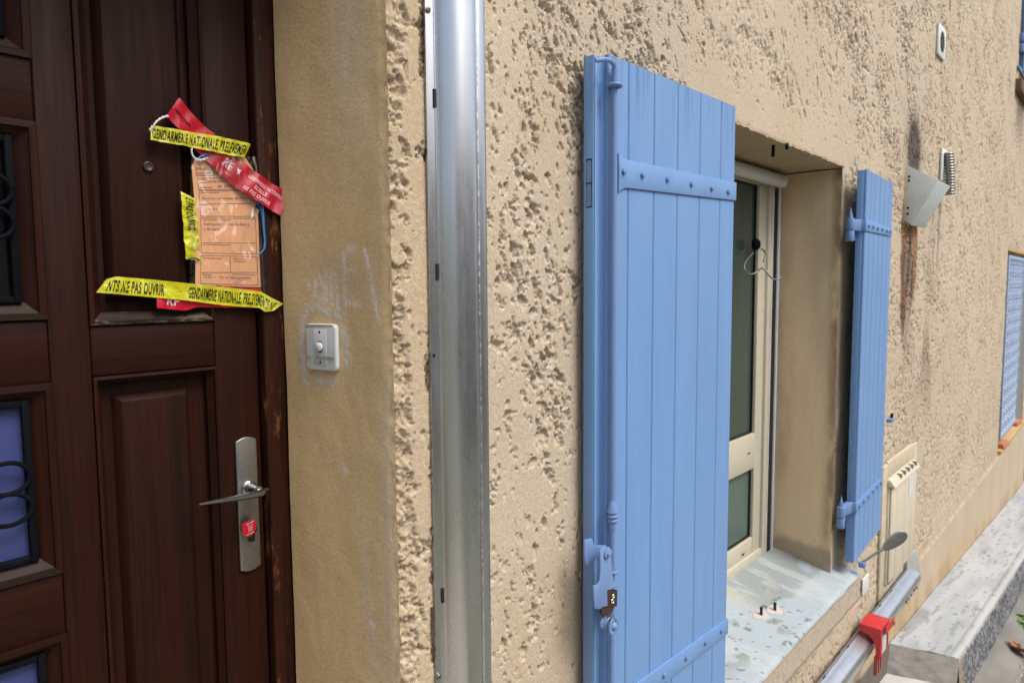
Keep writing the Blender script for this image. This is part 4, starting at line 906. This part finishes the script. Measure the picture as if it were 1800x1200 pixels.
# straps
def strap1(zl, zr, hw, dz):
    x0, x1 = 1.262, 1.838; f = lambda x: zl+(zr-zl)*(x-1.28)/(1.83-1.28)
    po = [(x0, f(x0)+hw+.012), (1.273, f(1.27)+hw+.006), (1.285, f(1.28)+hw+.001), (1.30, f(1.3)+hw), (x1, f(x1)+hw*.82), (x1, f(x1)-hw*.82), (1.30, f(1.3)-hw), (1.285, f(1.28)-hw-.001), (1.273, f(1.27)-hw-.006), (x0, f(x0)-hw-.012), (x0+.002, f(x0))]
    return MB().prism([(x, y1(x)-.0045, z) for (x, z) in po], (0, .0042, 0)).build('strap', 'blue', s1, .0008)
strap1(2.192, 2.206, .030, 0); strap1(.980, .961, .028, 0)
for (x, y) in ((1098, 301), (1131, 307.5), (1175, 315), (1217, 323.5), (1253, 331), (1282, 337), (1270, 1108), (1242, 1129), (1208, 1156), (1169, 1186)):
    p = at(x, y, -.0765); xx = p[0]; p = at(x, y, y1(xx)-.008); hexbolt((p[0], y1(p[0])-.0046, p[2]), (0, -1, 0), .0075, .005, 'blue_iron', s1)
p = (1.35, y1(1.35)-.0046, .972); hexbolt(p, (0, -1, 0), .0075, .005, 'blue_iron', s1)
# espagnolette rod with hook, collar, turned knuckle, lever and knob
RX, RY = 1.2335, -.0775
rod = MB().tube([(RX, RY, .80), (RX, RY, 2.400)], .0068, 14).build('bolt_rod', 'blue_iron', s1, smooth=True)
hk = [(RX, RY, 2.385), (RX, RY-.001, 2.400), (RX-.006, RY-.003, 2.4085), (RX-.022, RY-.004, 2.4115), (RX-.042, RY-.002, 2.4095), (RX-.056, RY+.002, 2.405), (RX-.064, RY+.004, 2.4035)]
MB().tube(hk, [.007, .0075, .0066, .0055, .0048, .0045, .0045], 10, flat=.7).build('hook', 'blue_iron', rod, smooth=True)
MB().torus((RX, RY-.001, 2.366), (0, 0, 1), .0125, .0044, 24, 10).tube([(RX, RY+.010, 2.366), (RX, -.060, 2.366)], .0042, 8).build('collar', 'blue_iron', rod, smooth=True)
kz = at(1075, 903, RY)[2]
MB().lathe((RX, RY, kz-.034), (0, 0, 1), [(0, .008), (.006, .0085), (.012, .0082), (.016, .0112), (.020, .0118), (.0225, .0095), (.0245, .0095), (.027, .0128), (.030, .0134), (.0325, .0105), (.0345, .0105), (.038, .0134), (.044, .0128), (.049, .0102), (.058, .0098), (.060, .0085), (.064, .008)], 20).build('turned_knuckle', 'blue_iron', rod, smooth=True)
MB().torus((RX, RY-.001, kz-.13), (0, 0, 1), .0100, .0035, 20, 8).build('collar', 'blue_iron', rod, smooth=True)
LY = -.094
def P6(x, y): return (1000+x/3.43, 850+y/3.43)       # notes taken on an enlargement
def shp(pts, Y): return [at(*P6(a, b), Y) for a, b in pts]
MB().prism(shp([(95, 338), (140, 330), (150, 362), (175, 372), (225, 368), (262, 358), (266, 378), (240, 392), (190, 402), (182, 440), (160, 452), (142, 482), (104, 486), (96, 440)], -.0655), (0, .004, 0)).build('latch_bracket', 'blue_iron', s1, .0006)
MB().prism(shp([(188, 410), (200, 385), (225, 376), (250, 384), (262, 408), (256, 440), (262, 520), (268, 585), (292, 598), (296, 625), (232, 642), (234, 738), (205, 742), (190, 756), (156, 752), (150, 616), (178, 606), (188, 585), (192, 500)], LY), (0, .004, 0)).build('lever_plate', 'blue_iron', s1, .001)
MB().prism(shp([(232, 640), (292, 640), (290, 738), (232, 738)], LY+.002), (0, .006, 0)).build('rusty_gap', 'rust', s1)
MB().prism(shp([(196, 745), (276, 738), (262, 768), (232, 790), (212, 800), (200, 780)], LY+.003), (0, .006, 0)).build('rusty_gap', 'rust', s1)
MB().torus(at(*P6(268, 676), LY), (0, -1, 0), .0035, .0015, 14, 6).torus(at(*P6(264, 706), LY), (0, -1, 0), .0045, .0015, 14, 6).build('link', 'galv_h', s1, smooth=True)
MB().lathe(at(*P6(228, 422), LY-.001), (0, -1, 0), [(0, .0098), (.003, .0095), (.0045, .0045), (.008, .0042), (.009, .0025)], 20).build('pivot_pin', 'blue_iron', s1, smooth=True)
MB().disc(at(*P6(205, 834), LY+.012), (0, -1, 0), .0135, .004, 20).build('knob_base', 'blue_iron', s1, .001)
kb = MB().lathe(at(*P6(252, 850), LY-.004), (0, -1, 0), [(0, .006), (.004, .006), (.005, .0175), (.0075, .0192), (.0095, .0184), (.010, .015), (.0085, .0122), (.0092, .0088), (.0125, .0068), (.015, .0045), (.0158, .001)], 28).build('knob', 'blue_iron', s1, smooth=True)
MB().torus(at(*P6(252, 850), LY-.0135), (0, -1, 0), .0187, .0008, 28, 6).build('worn_rim', 'steel', kb, smooth=True)

s2 = thing('window_shutter', (2.97, -.05, .765), 'narrow-looking sky-blue board shutter folded open right of the window, seen nearly edge-on', 'shutter', 'blue board shutters of the ground floor window')
A2 = np.array([3.058, -.082]); B2 = np.array([3.598, -.052]); e = (B2-A2)/np.linalg.norm(B2-A2); nn = np.array([e[1], -e[0]])   # nn points to the street
def s2p(u, o, z): p = A2+e*u+nn*o; return (p[0], p[1], z)
L2 = float(np.linalg.norm(B2-A2)); z0, z1 = .766, 2.412
MB().prism([s2p(0, -.011, z0), s2p(0, -.036, z0), s2p(L2, -.036, z0), s2p(L2, -.011, z0)], (0, 0, z1-z0-.001)).build('batten_core', 'blue', s2, .001)
us = [0, .075, .165, .26, .355, .45, L2]
for a, b in zip(us[:-1], us[1:]):
    a += .0018; b -= .0018; c = .003; po = [(a, -.0108), (a, -c), (a+c, 0), (b-c, 0), (b, -c), (b, -.0108)]
    MB().prism([s2p(u, o, z0) for u, o in po], (0, 0, z1-z0)).build('board', 'blue', s2)
HPX, HPY = 2.962, -.052
for (zc_, zt_) in ((2.187, 2.235), (1.008, 1.055)):
    hw = .023
    st = MB().prism([s2p(-.008, .0005, zc_+hw), s2p(L2*.97, .0005, zc_+hw*.75), s2p(L2*.97, .0005, zc_-hw*.75), s2p(-.008, .0005, zc_-hw)], tuple(np.array([nn[0], nn[1], 0])*.0042)).build('strap', 'blue', s2, .0008)
    MB().prism([(HPX, HPY-.012, zc_+hw), (HPX+.02, HPY-.006, zc_+hw), s2p(-.009, -.012, zc_+hw), s2p(-.0085, .0045, zc_+hw), s2p(-.0005, .0047, zc_+hw), s2p(-.0005, .0005, zc_+hw), s2p(-.004, -.034, zc_+hw), (HPX+.016, HPY+.012, zc_+hw)], (0, 0, -2*hw)).build('strap_eye', 'blue_iron', st, .001)
    MB().disc((HPX, HPY, zc_-hw), (0, 0, 1), .0165, 2*hw, 20).build('knuckle', 'blue_iron', st, .0012)
    for k, u in enumerate((.035, .115, .205, .30, .395, .47)):
        p = s2p(u, .0048, zc_); hexbolt(p, (nn[0], nn[1], 0), .0085, .007, 'blue_iron', s2)
    pt = thing('hinge_pin', (HPX, HPY+.03, zc_-hw-.02), ('upper' if zc_ > 1.5 else 'lower')+' blue wall hinge pin with pointed tip carrying the right shutter', 'hinge pin', 'blue hinge pins in the right window edge')
    MB().disc((HPX, HPY, zc_-hw-.044), (0, 0, 1), .0165, .041, 20).build('pin_barrel', 'blue_iron', pt, .0012)
    MB().lathe((HPX, HPY, zc_+hw+.0005), (0, 0, 1), [(0, .0095), (.006, .009), (.044, .0008)], 16).build('pin_tip', 'blue_iron', pt, smooth=True)
    MB().box((HPX+.010, HPY+.004, zc_-hw-.036), (3.06, HPY+.014, zc_-hw-.010)).build('pin_arm', 'blue_iron', pt, .002)
# small catch on the free edge
kp = at(1560, 740, -.075); kk = MB().box((3.585, -.085, kp[2]-.012), (3.64, -.062, kp[2]+.004)).build('edge_catch', 'blue_iron', s2, .001)
MB().box((3.625, -.080, kp[2]+.004), (3.636, -.070, kp[2]+.026)).build('catch_tongue', 'iron', s2, .001)
mb = MB()      # drilled socket outline on hinge edge
for (zz) in (1.075, ):
    mb.torus((3.0575, -.062, zz), (1, 0, 0), .008, .0008, 14, 5)
mb.build('plug', 'blue_groove', s2)

# spoon-shaped shutter stay
sp = thing('shutter_stay', (3.125, -.095, .75), 'grey spoon-shaped metal shutter stay sticking up from the sill end under the right shutter', 'shutter stay')
MB().box((3.108, -.112, .735), (3.135, -.086, .758)).build('stay_base', 'blue_iron', sp, .003)
p0, p1 = np.array([3.12, -.100, .757]), np.array([3.185, -.165, .815]); p2 = np.array([3.262, -.236, .878])
MB().tube([p0, (p0+p1)/2+np.array([0, 0, .002]), p1], [.0045, .0055, .0065], 10).build('stem', 'zinc', sp, smooth=True)
ax = (p2-p1); Lb = np.linalg.norm(ax); ax /= Lb; side = at(1570, 930, 0)-at(1570, 960, 0); side = np.array([0, 0, 1.])-ax*ax[2]; side /= np.linalg.norm(side); nrm = np.cross(ax, side)
vs = []; nu, nv = 18, 16
for i in range(nu+1):
    q = math.cos(math.pi*i/nu); t = .5-.5*q; w = .031*math.sin(math.pi*i/nu)**.9*(1-.18*q)+1e-4
    for k in range(nv): a = 2*math.pi*k/nv; vs.append(p1-ax*.006+ax*(Lb+.004)*t+side*w*math.cos(a)+nrm*(w*.2*math.sin(a)-.006*math.sin(math.pi*t)))
mb = MB().add(vs, [(i*nv+k, i*nv+(k+1) % nv, (i+1)*nv+(k+1) % nv, (i+1)*nv+k) for i in range(nu) for k in range(nv)]); mb.build('paddle', 'zinc', sp, smooth=True)

# bolts in soffit and sill, wire hook on the sash
for i, (x, y, w) in enumerate(((1359, 268, 'left'), (1383, 268, 'right'))):
    d = F+(x-900)/FPX*RR-(y-600)/FPX*UU; t = (2.40-CAM[2])/d[2]; p = CAM+d*t
    tag(MB().disc((p[0], p[1], 2.385 if i == 0 else 2.410), (0, 0, 1), .0055, .04 if i == 0 else .02, 10).build('ceiling_stud', 'iron', None), ('longer' if i == 0 else 'shorter')+' dark metal stud poking down from the window soffit, '+w+' of the two', 'stud', 'dark metal studs of the old window bars')
for i, (x, y, w) in enumerate(((1338, 1080, 'left'), (1362, 1072, 'right'))):
    p = at(x, y, .035); p = at(x, y, (p[2]-.716)/.2*0+.035)
    d = F+(x-900)/FPX*RR-(y-600)/FPX*UU; n = np.array([0, -.2, 1]); t = np.dot(n, np.array([0, 0, .716])-CAM)/np.dot(n, d); p = CAM+d*t
    sd_ = thing('sill_stud', p, 'short black metal stud standing on the window sill, %s of the two' % w, 'stud', 'dark metal studs of the old window bars')
    MB().disc(p-np.array([0, 0, .004]), (0, 0, 1), .0055, .034, 10).build('stud', 'black_ink', sd_)
    MB().prism([p+np.array([.040*math.cos(a)*(1+.25*math.sin(3*a)), .026*math.sin(a), -.0008+.2*.026*math.sin(a)]) for a in np.linspace(0, 2*math.pi, 17)[:-1]], (0, 0, .002)).build('mortar_collar', plain('pinkish_mortar', (.46, .43, .39), .9) if i == 0 else 'pinkish_mortar', sd_)
    M['pinkish_mortar'] = bpy.data.materials['pinkish_mortar']
def P7(x, y): return (1270+x/3.332, 200+y/3.332)
hkz = thing('wire_hook', at(1328, 428, .25), 'bent grey wire hook hanging in front of the window glass from a dark knob', 'hook')
def wire(px, r, mat, nm='wire'):
    pts = [at(*P7(a, b), Y) for (a, b, Y) in px]; P = []
    for i in range(len(pts)-1):
        for t in np.linspace(0, 1, 6)[:-1]:
            q0, q1, q2, q3 = pts[max(i-1, 0)], pts[i], pts[i+1], pts[min(i+2, len(pts)-1)]
            P.append(.5*((2*q1)+(-q0+q2)*t+(2*q0-5*q1+4*q2-q3)*t*t+(-q0+3*q1-3*q2+q3)*t**3))
    P.append(pts[-1]); return MB().tube(P, r, 10).build(nm, mat, hkz, smooth=True)
wire([(178, 815, .238), (150, 848, .225), (128, 885, .215), (135, 918, .205), (165, 940, .20), (200, 928, .19), (225, 905, .18), (250, 915, .165), (275, 948, .15), (300, 968, .14), (325, 970, .13), (340, 952, .125)], .0034, 'zinc')
wire([(205, 795, .235), (232, 792, .225), (252, 822, .22), (240, 865, .215)], .0034, 'zinc')
MB().lathe(at(*P7(200, 765), .240), (0, -1, 0), [(-.012, .022), (0, .024), (.010, .018), (.014, .006)], 16).build('knob', 'iron', hkz, smooth=True)

# ------------------------------------------------------------------ fittings on the far wall
gv = thing('vent_grille', (4.73, -.01, 3.35), 'small white rectangular wall vent with an oval louvred opening, high on the wall', 'wall vent')
MB().prism([(4.635, -.002, 3.262), (4.830, -.002, 3.262), (4.830, -.002, 3.435), (4.635, -.002, 3.435)], (0, -.012, 0)).build('vent_plate', 'white_pl', gv, .003)
MB().prism([(4.735+.058*math.cos(a), -.0145, 3.35+.058*math.sin(a)) for a in np.linspace(0, 2*math.pi, 25)[:-1]], (0, .0015, 0)).build('vent_opening', 'dark', gv)
for k in range(7):
    z = 3.35-.048+.016*k; w = math.sqrt(max(.058**2-(z-3.35)**2, 0)); MB().hexa([(4.735-w, -.020, z-.002), (4.735+w, -.020, z-.002), (4.735+w, -.0148, z+.003), (4.735-w, -.0148, z+.003)], [(4.735-w, -.020, z), (4.735+w, -.020, z), (4.735+w, -.0148, z+.005), (4.735-w, -.0148, z+.005)]).build('slat', 'pale_panel', gv)
fv = thing('flue_outlet', (4.98, -.03, 2.66), 'white wall plate with a ribbed silver flexible duct, just behind the metal hood', 'duct')
MB().box((4.87, -.014, 2.57), (5.07, -.002, 2.765)).build('wall_plate', 'white_pl', fv, .003)
mb = MB(); 
for k in range(15):
    t = k/14; mb.torus((4.935+.02*t, -.034-.012*math.sin(t*1.9), 2.735-.24*t), (0, -.1+.2*t, 1), .024, .005, 18, 6)
mb.build('ribbed_duct', 'steel', fv, smooth=True)
mb = MB().tube([(4.935+.02*t, -.034-.012*math.sin(t*1.9), 2.74-.25*t) for t in np.linspace(0, 1, 12)], .022, 16); mb.build('duct_core', 'steel', fv, smooth=True)

hd_ = thing('flue_hood', (4.2, -.05, 2.4), 'pale grey sheet-metal flue hood on the wall above long soot and rust stains', 'flue hood')
HX0, HX1 = 4.05, 4.36
A = (-.004, 2.560); Bq = (-.150, 2.470); Fq = (-.036, 2.252); Eq = (-.004, 2.278)
MB().prism([(HX0, y, z) for (y, z) in (A, Bq, Fq, Eq)], (.003, 0, 0)).build('side_panel', 'hood', hd_, .0008)
MB().prism([(HX1, y, z) for (y, z) in (A, Bq, Fq, Eq)], (-.003, 0, 0)).build('side_panel', 'hood', hd_, .0008)
MB().hexa([(HX0+.0035, Bq[0], Bq[1]), (HX1-.0035, Bq[0], Bq[1]), (HX1-.0035, Bq[0]+.003, Bq[1]), (HX0+.0035, Bq[0]+.003, Bq[1])], [(HX0+.0035, Fq[0], Fq[1]), (HX1-.0035, Fq[0], Fq[1]), (HX1-.0035, Fq[0]+.003, Fq[1]), (HX0+.0035, Fq[0]+.003, Fq[1])]).build('front_panel', 'hood', hd_, .0008)
MB().box((HX0-.012, -.003, 2.262), (HX0+.0, .004, 2.562)).build('edge_flange', plain('ochre_mastic', (.45, .30, .14), .9), hd_)
for z in (2.50, 2.48, 2.34, 2.31): MB().disc((HX0, -.018, z), (-1, 0, 0), .006, .003, 8).build('rivet', 'iron', hd_)

mx = thing('meter_box', (4.15, -.03, .37), 'cream ribbed plastic meter cupboard sunk in the wall beyond the right shutter', 'meter box')
MB().box((3.79, -.012, .30), (3.875, .004, 1.02)).box((4.43, -.012, .30), (4.53, .004, 1.02)).box((3.8755, -.012, .94), (4.4295, .004, 1.03)).box((3.8755, -.012, .30), (4.4295, .004, .372)).build('mortar_surround', plain('pale_yellow_render', (.50, .43, .31), .9, 0, .15, 40, .4), mx, .006)
MB().box((3.877, -.022, .374), (4.428, .004, .935)).build('cupboard_body', 'meter', mx, .004)
for k, (x0, x1) in enumerate(((3.885, 3.985), (3.990, 4.165), (4.170, 4.305), (4.310, 4.422))): MB().box((x0, -.034, .385), (x1, -.0225, .89)).build('door_rib', 'meter', mx, .006)
MB().hexa([(3.87, -.05, .900), (4.435, -.05, .900), (4.435, -.0225, .900), (3.87, -.0225, .900)], [(3.87, -.028, .935), (4.435, -.028, .935), (4.435, -.002, .94), (3.87, -.002, .94)]).build('top_hood', 'meter', mx, .002)
MB().box((4.24, -.0365, .76), (4.34, -.0345, .87)).build('sticker', 'white_pl', mx)
for k in range(5): MB().box((4.02+.085*k, -.046, .920), (4.028+.085*k, -.022, .942)).build('clip', 'steel', mx)
MB().box((3.90, -.028, .372), (4.0, -.0225, .382)).build('moss_edge', plain('moss', (.10, .10, .03), .9), mx)

stk = thing('wall_tag', at(1518, 1027, -.004), 'small blank white plastic tag on the wall below the right end of the sill', 'tag')
MB().box((3.492, -.010, .447), (3.592, -.004, .53)).build('tag_plate', 'white_pl', stk, .001)

# far grille: lattice of bars with rings
fg = thing('window_grille', (8.8, -.01, .42), 'pale blue ornamental metal grille over the distant ground floor window', 'grille')
gx0, gx1, gz0, gz1 = 8.17, 9.42, .40, 2.215
MB().box((gx0, -.012, gz0), (gx0+.035, .012, gz1)).build('side_bar', 'lattice', fg, .002); MB().box((gx1-.04, -.012, gz0), (gx1, .012, gz1)).build('side_bar', 'lattice', fg, .002)
MB().box((gx0+.0355, -.0115, gz0), (gx1-.0405, .0115, gz0+.035)).build('cross_bar', 'lattice', fg, .002); MB().box((gx0+.0355, -.0115, gz1-.035), (gx1-.0405, .0115, gz1)).build('cross_bar', 'lattice', fg, .002)
n = 6; m = 15
ringp = None; bx_ = (gx1-gx0-.075)/n; bz_ = (gz1-gz0-.07)/m
for i in range(n):
    for j in range(m):
        cx, cz = gx0+.035+bx_*(i+.5), gz0+.035+bz_*(j+.5)
        if ringp is None:
            q = MB(); vs = []
            pts = [(cx+.48*bx_*math.cos(a), 0, cz+.48*bz_*math.sin(a)) for a in np.linspace(0, 2*math.pi, 17)]
            q.tube(pts, .009, 5, cap=False); q.tube([(cx-.5*bx_, 0, cz-.5*bz_), (cx+.5*bx_, 0, cz+.5*bz_)], .006, 4); q.tube([(cx-.5*bx_, 0, cz+.5*bz_), (cx+.5*bx_, 0, cz-.5*bz_)], .006, 4)
            ringp = q.build('lattice_cell', 'lattice', fg)
        else: dup_to(ringp, (cx, 0, cz), fg)
for i, (x, y, a) in enumerate(((8.22, -.01, .3), (9.62, .02, -.4))):
    tag(MB().hexa([(x, y-.03, .301), (x+.30, y-.05, .301), (x+.32, y+.07, .301), (x+.05, y+.09, .301)], [(x+.02, y-.02, .345), (x+.24, y-.04, .355), (x+.28, y+.05, .35), (x+.06, y+.06, .34)]).build('broken_tile', 'terracotta', None, .006),
        ('broken terracotta tile under the left foot of the distant blue grille', 'broken terracotta tile at the right end of the distant window sill')[i], 'tile', 'broken tiles on the far sill')
# hinges and bar of the upper window's shutter
uh = thing('upper_shutter', (8.3, -.1, 3.92), 'blue painted ironwork and board edge of an upstairs shutter at the top right', 'shutter')
MB().box((8.31, -.03, 3.98), (9.2, .01, 5.1)).build('board', 'blue', uh, .003)
for z in (4.23, 4.13): MB().disc((8.235, -.012, z), (0, 0, 1), .030, .075, 14).build('hinge_barrel', 'blue_iron', uh, .002)
MB().box((8.24, -.040, 4.14), (8.5, -.031, 4.20)).build('strap', 'blue_iron', uh, .002); MB().box((8.10, -.022, 3.955), (8.6, -.002, 3.985)).build('stay_bar', 'blue_iron', uh, .003)

# ------------------------------------------------------------------ leaves, weeds
def leaf_mesh(c, L, rot, curl, tilt, mb):
    n = 6; vs = []
    for i in range(n+1):
        t = i/n; w = L*.32*math.sin(math.pi*t**.8)*(1-.1*math.cos(9*t)); x = L*(t-.5)
        for s in (-1, 0, 1):
            p = Vector((x, s*w, curl*(t-.5)**2*L*2+abs(s)*w*.35)); p.rotate(Matrix.Rotation(tilt, 3, 'X')); p.rotate(Matrix.Rotation(rot, 3, 'Z')); vs.append(p+Vector(c))
    mb.add(vs, [(i*3+s, i*3+s+1, (i+1)*3+s+1, (i+1)*3+s) for i in range(n) for s in (0, 1)])
def gpt(x, y):      # pixel on the street surface
    d = F+(x-900)/FPX*RR-(y-600)/FPX*UU; n = np.array([-GS, 0, 1.]); t = np.dot(n, np.array([4.2, 0, -.32])-CAM)/np.dot(n, d); return CAM+d*t
for i, (x, y, L, lab) in enumerate(((1791, 1152, .17, 'curled brown dry leaf on the mossy street at the lower right edge'), (1783, 1142, .08, 'small brown leaf scrap beside the curled leaf on the mossy street'))):
    mb = MB(); p = gpt(x, y); leaf_mesh((p[0], p[1], p[2]+.03), L, 1.0+i, .6, .4, mb); leaf_mesh((p[0]+.03, p[1]+.02, p[2]+.025), L*.7, .2+i, .5, -.5, mb)
    tag(mb.build('dry_leaf', 'leaf_brown', None, smooth=True, fixn=False), lab, 'leaf', 'dry leaves on the street')
mb = MB(); p = gpt(1788, 1102)
for k in range(40): leaf_mesh((p[0]+random.gauss(0, .07), p[1]+random.gauss(0, .045), p[2]+.012+random.random()*.03), random.uniform(.03, .06), random.random()*6.3, .5, random.uniform(-.7, .7), mb)
tag(mb.build('weed', 'leaf_green', None, smooth=True, fixn=False), 'small bright green weed tuft growing in the mossy street by the kerb', 'weed')
mb = MB()
for k in range(700):
    xx = random.uniform(10.45, 13.2); leaf_mesh((xx, random.uniform(-.3, .9), -.84+random.random()*.62*min(1, (xx-10.3)/.8)), random.uniform(.08, .16), random.random()*6.3, random.uniform(-.5, .6), random.uniform(-1, 1), mb)
tag(mb.build('leaf_litter', 'leaf_brown', None, smooth=True, fixn=False), kind='stuff', label='heap of brown dead leaves beyond the end of the house')
tag(MB().hexa([(10.45, -.25, -1.1), (13.5, -.25, -1.1), (13.5, 1.5, -1.1), (10.45, 1.5, -1.1)], [(11.2, .3, -.35), (13., .3, -.30), (13, 1.2, -.30), (11.2, 1.2, -.35)]).build('earth_bank', plain('dark_earth', (.07, .045, .03), .95), None), kind='structure')
mb = MB()       # small gravel and grit in the street, only where it shows
for k in range(900):
    xx = random.uniform(4.0, 8.5); yy = -.50-random.random()**1.2*.5-.018*(xx-4.2); r = random.uniform(.004, .013); zz = -.32+GS*(xx-4.2)+.005
    mb.add([(xx-r, yy, zz), (xx, yy-r, zz), (xx+r, yy, zz), (xx, yy+r, zz), (xx, yy, zz+r), (xx, yy, zz-r)], [(0, 1, 4), (1, 2, 4), (2, 3, 4), (3, 0, 4), (1, 0, 5), (2, 1, 5), (3, 2, 5), (0, 3, 5)])
tag(mb.build('gravel', plain('pale_grit', (.42, .40, .36), .9, 0, .3, 30), None, fixn=False), kind='stuff')

# ------------------------------------------------------------------ the house across the street (out of view, added to shape reflections and sky light)
oh = thing('added_opposite_house', (3, -9, -.5), 'plain ochre house across the street, added out of view to shape reflections and sky light', 'house')
MB().box((-9, -13, -1.5), (15, -9.5, 4.2)).build('wall', 'house_ochre', oh)
MB().prism([(-9.3, -13.3, 4.22), (-9.3, -9.1, 4.22), (-9.3, -11.3, 5.2)], (24.6, 0, 0)).build('roof', 'tile', oh)
for (x, z) in ((-6, 2.9), (-2, 2.9), (2, 2.9), (6, 2.9), (10, 2.9), (-4, .6), (4.5, .6), (9, .6)):
    w = MB().box((x-.5, -9.499, z-.1), (x+.5, -9.46, z+1.1)).build('window', 'pane', oh)
    for s in (-1, 1): MB().box((x+s*.75-.24, -9.498, z-.1), (x+s*.75+.24, -9.45, z+1.1)).build('shutter', 'blue', w)
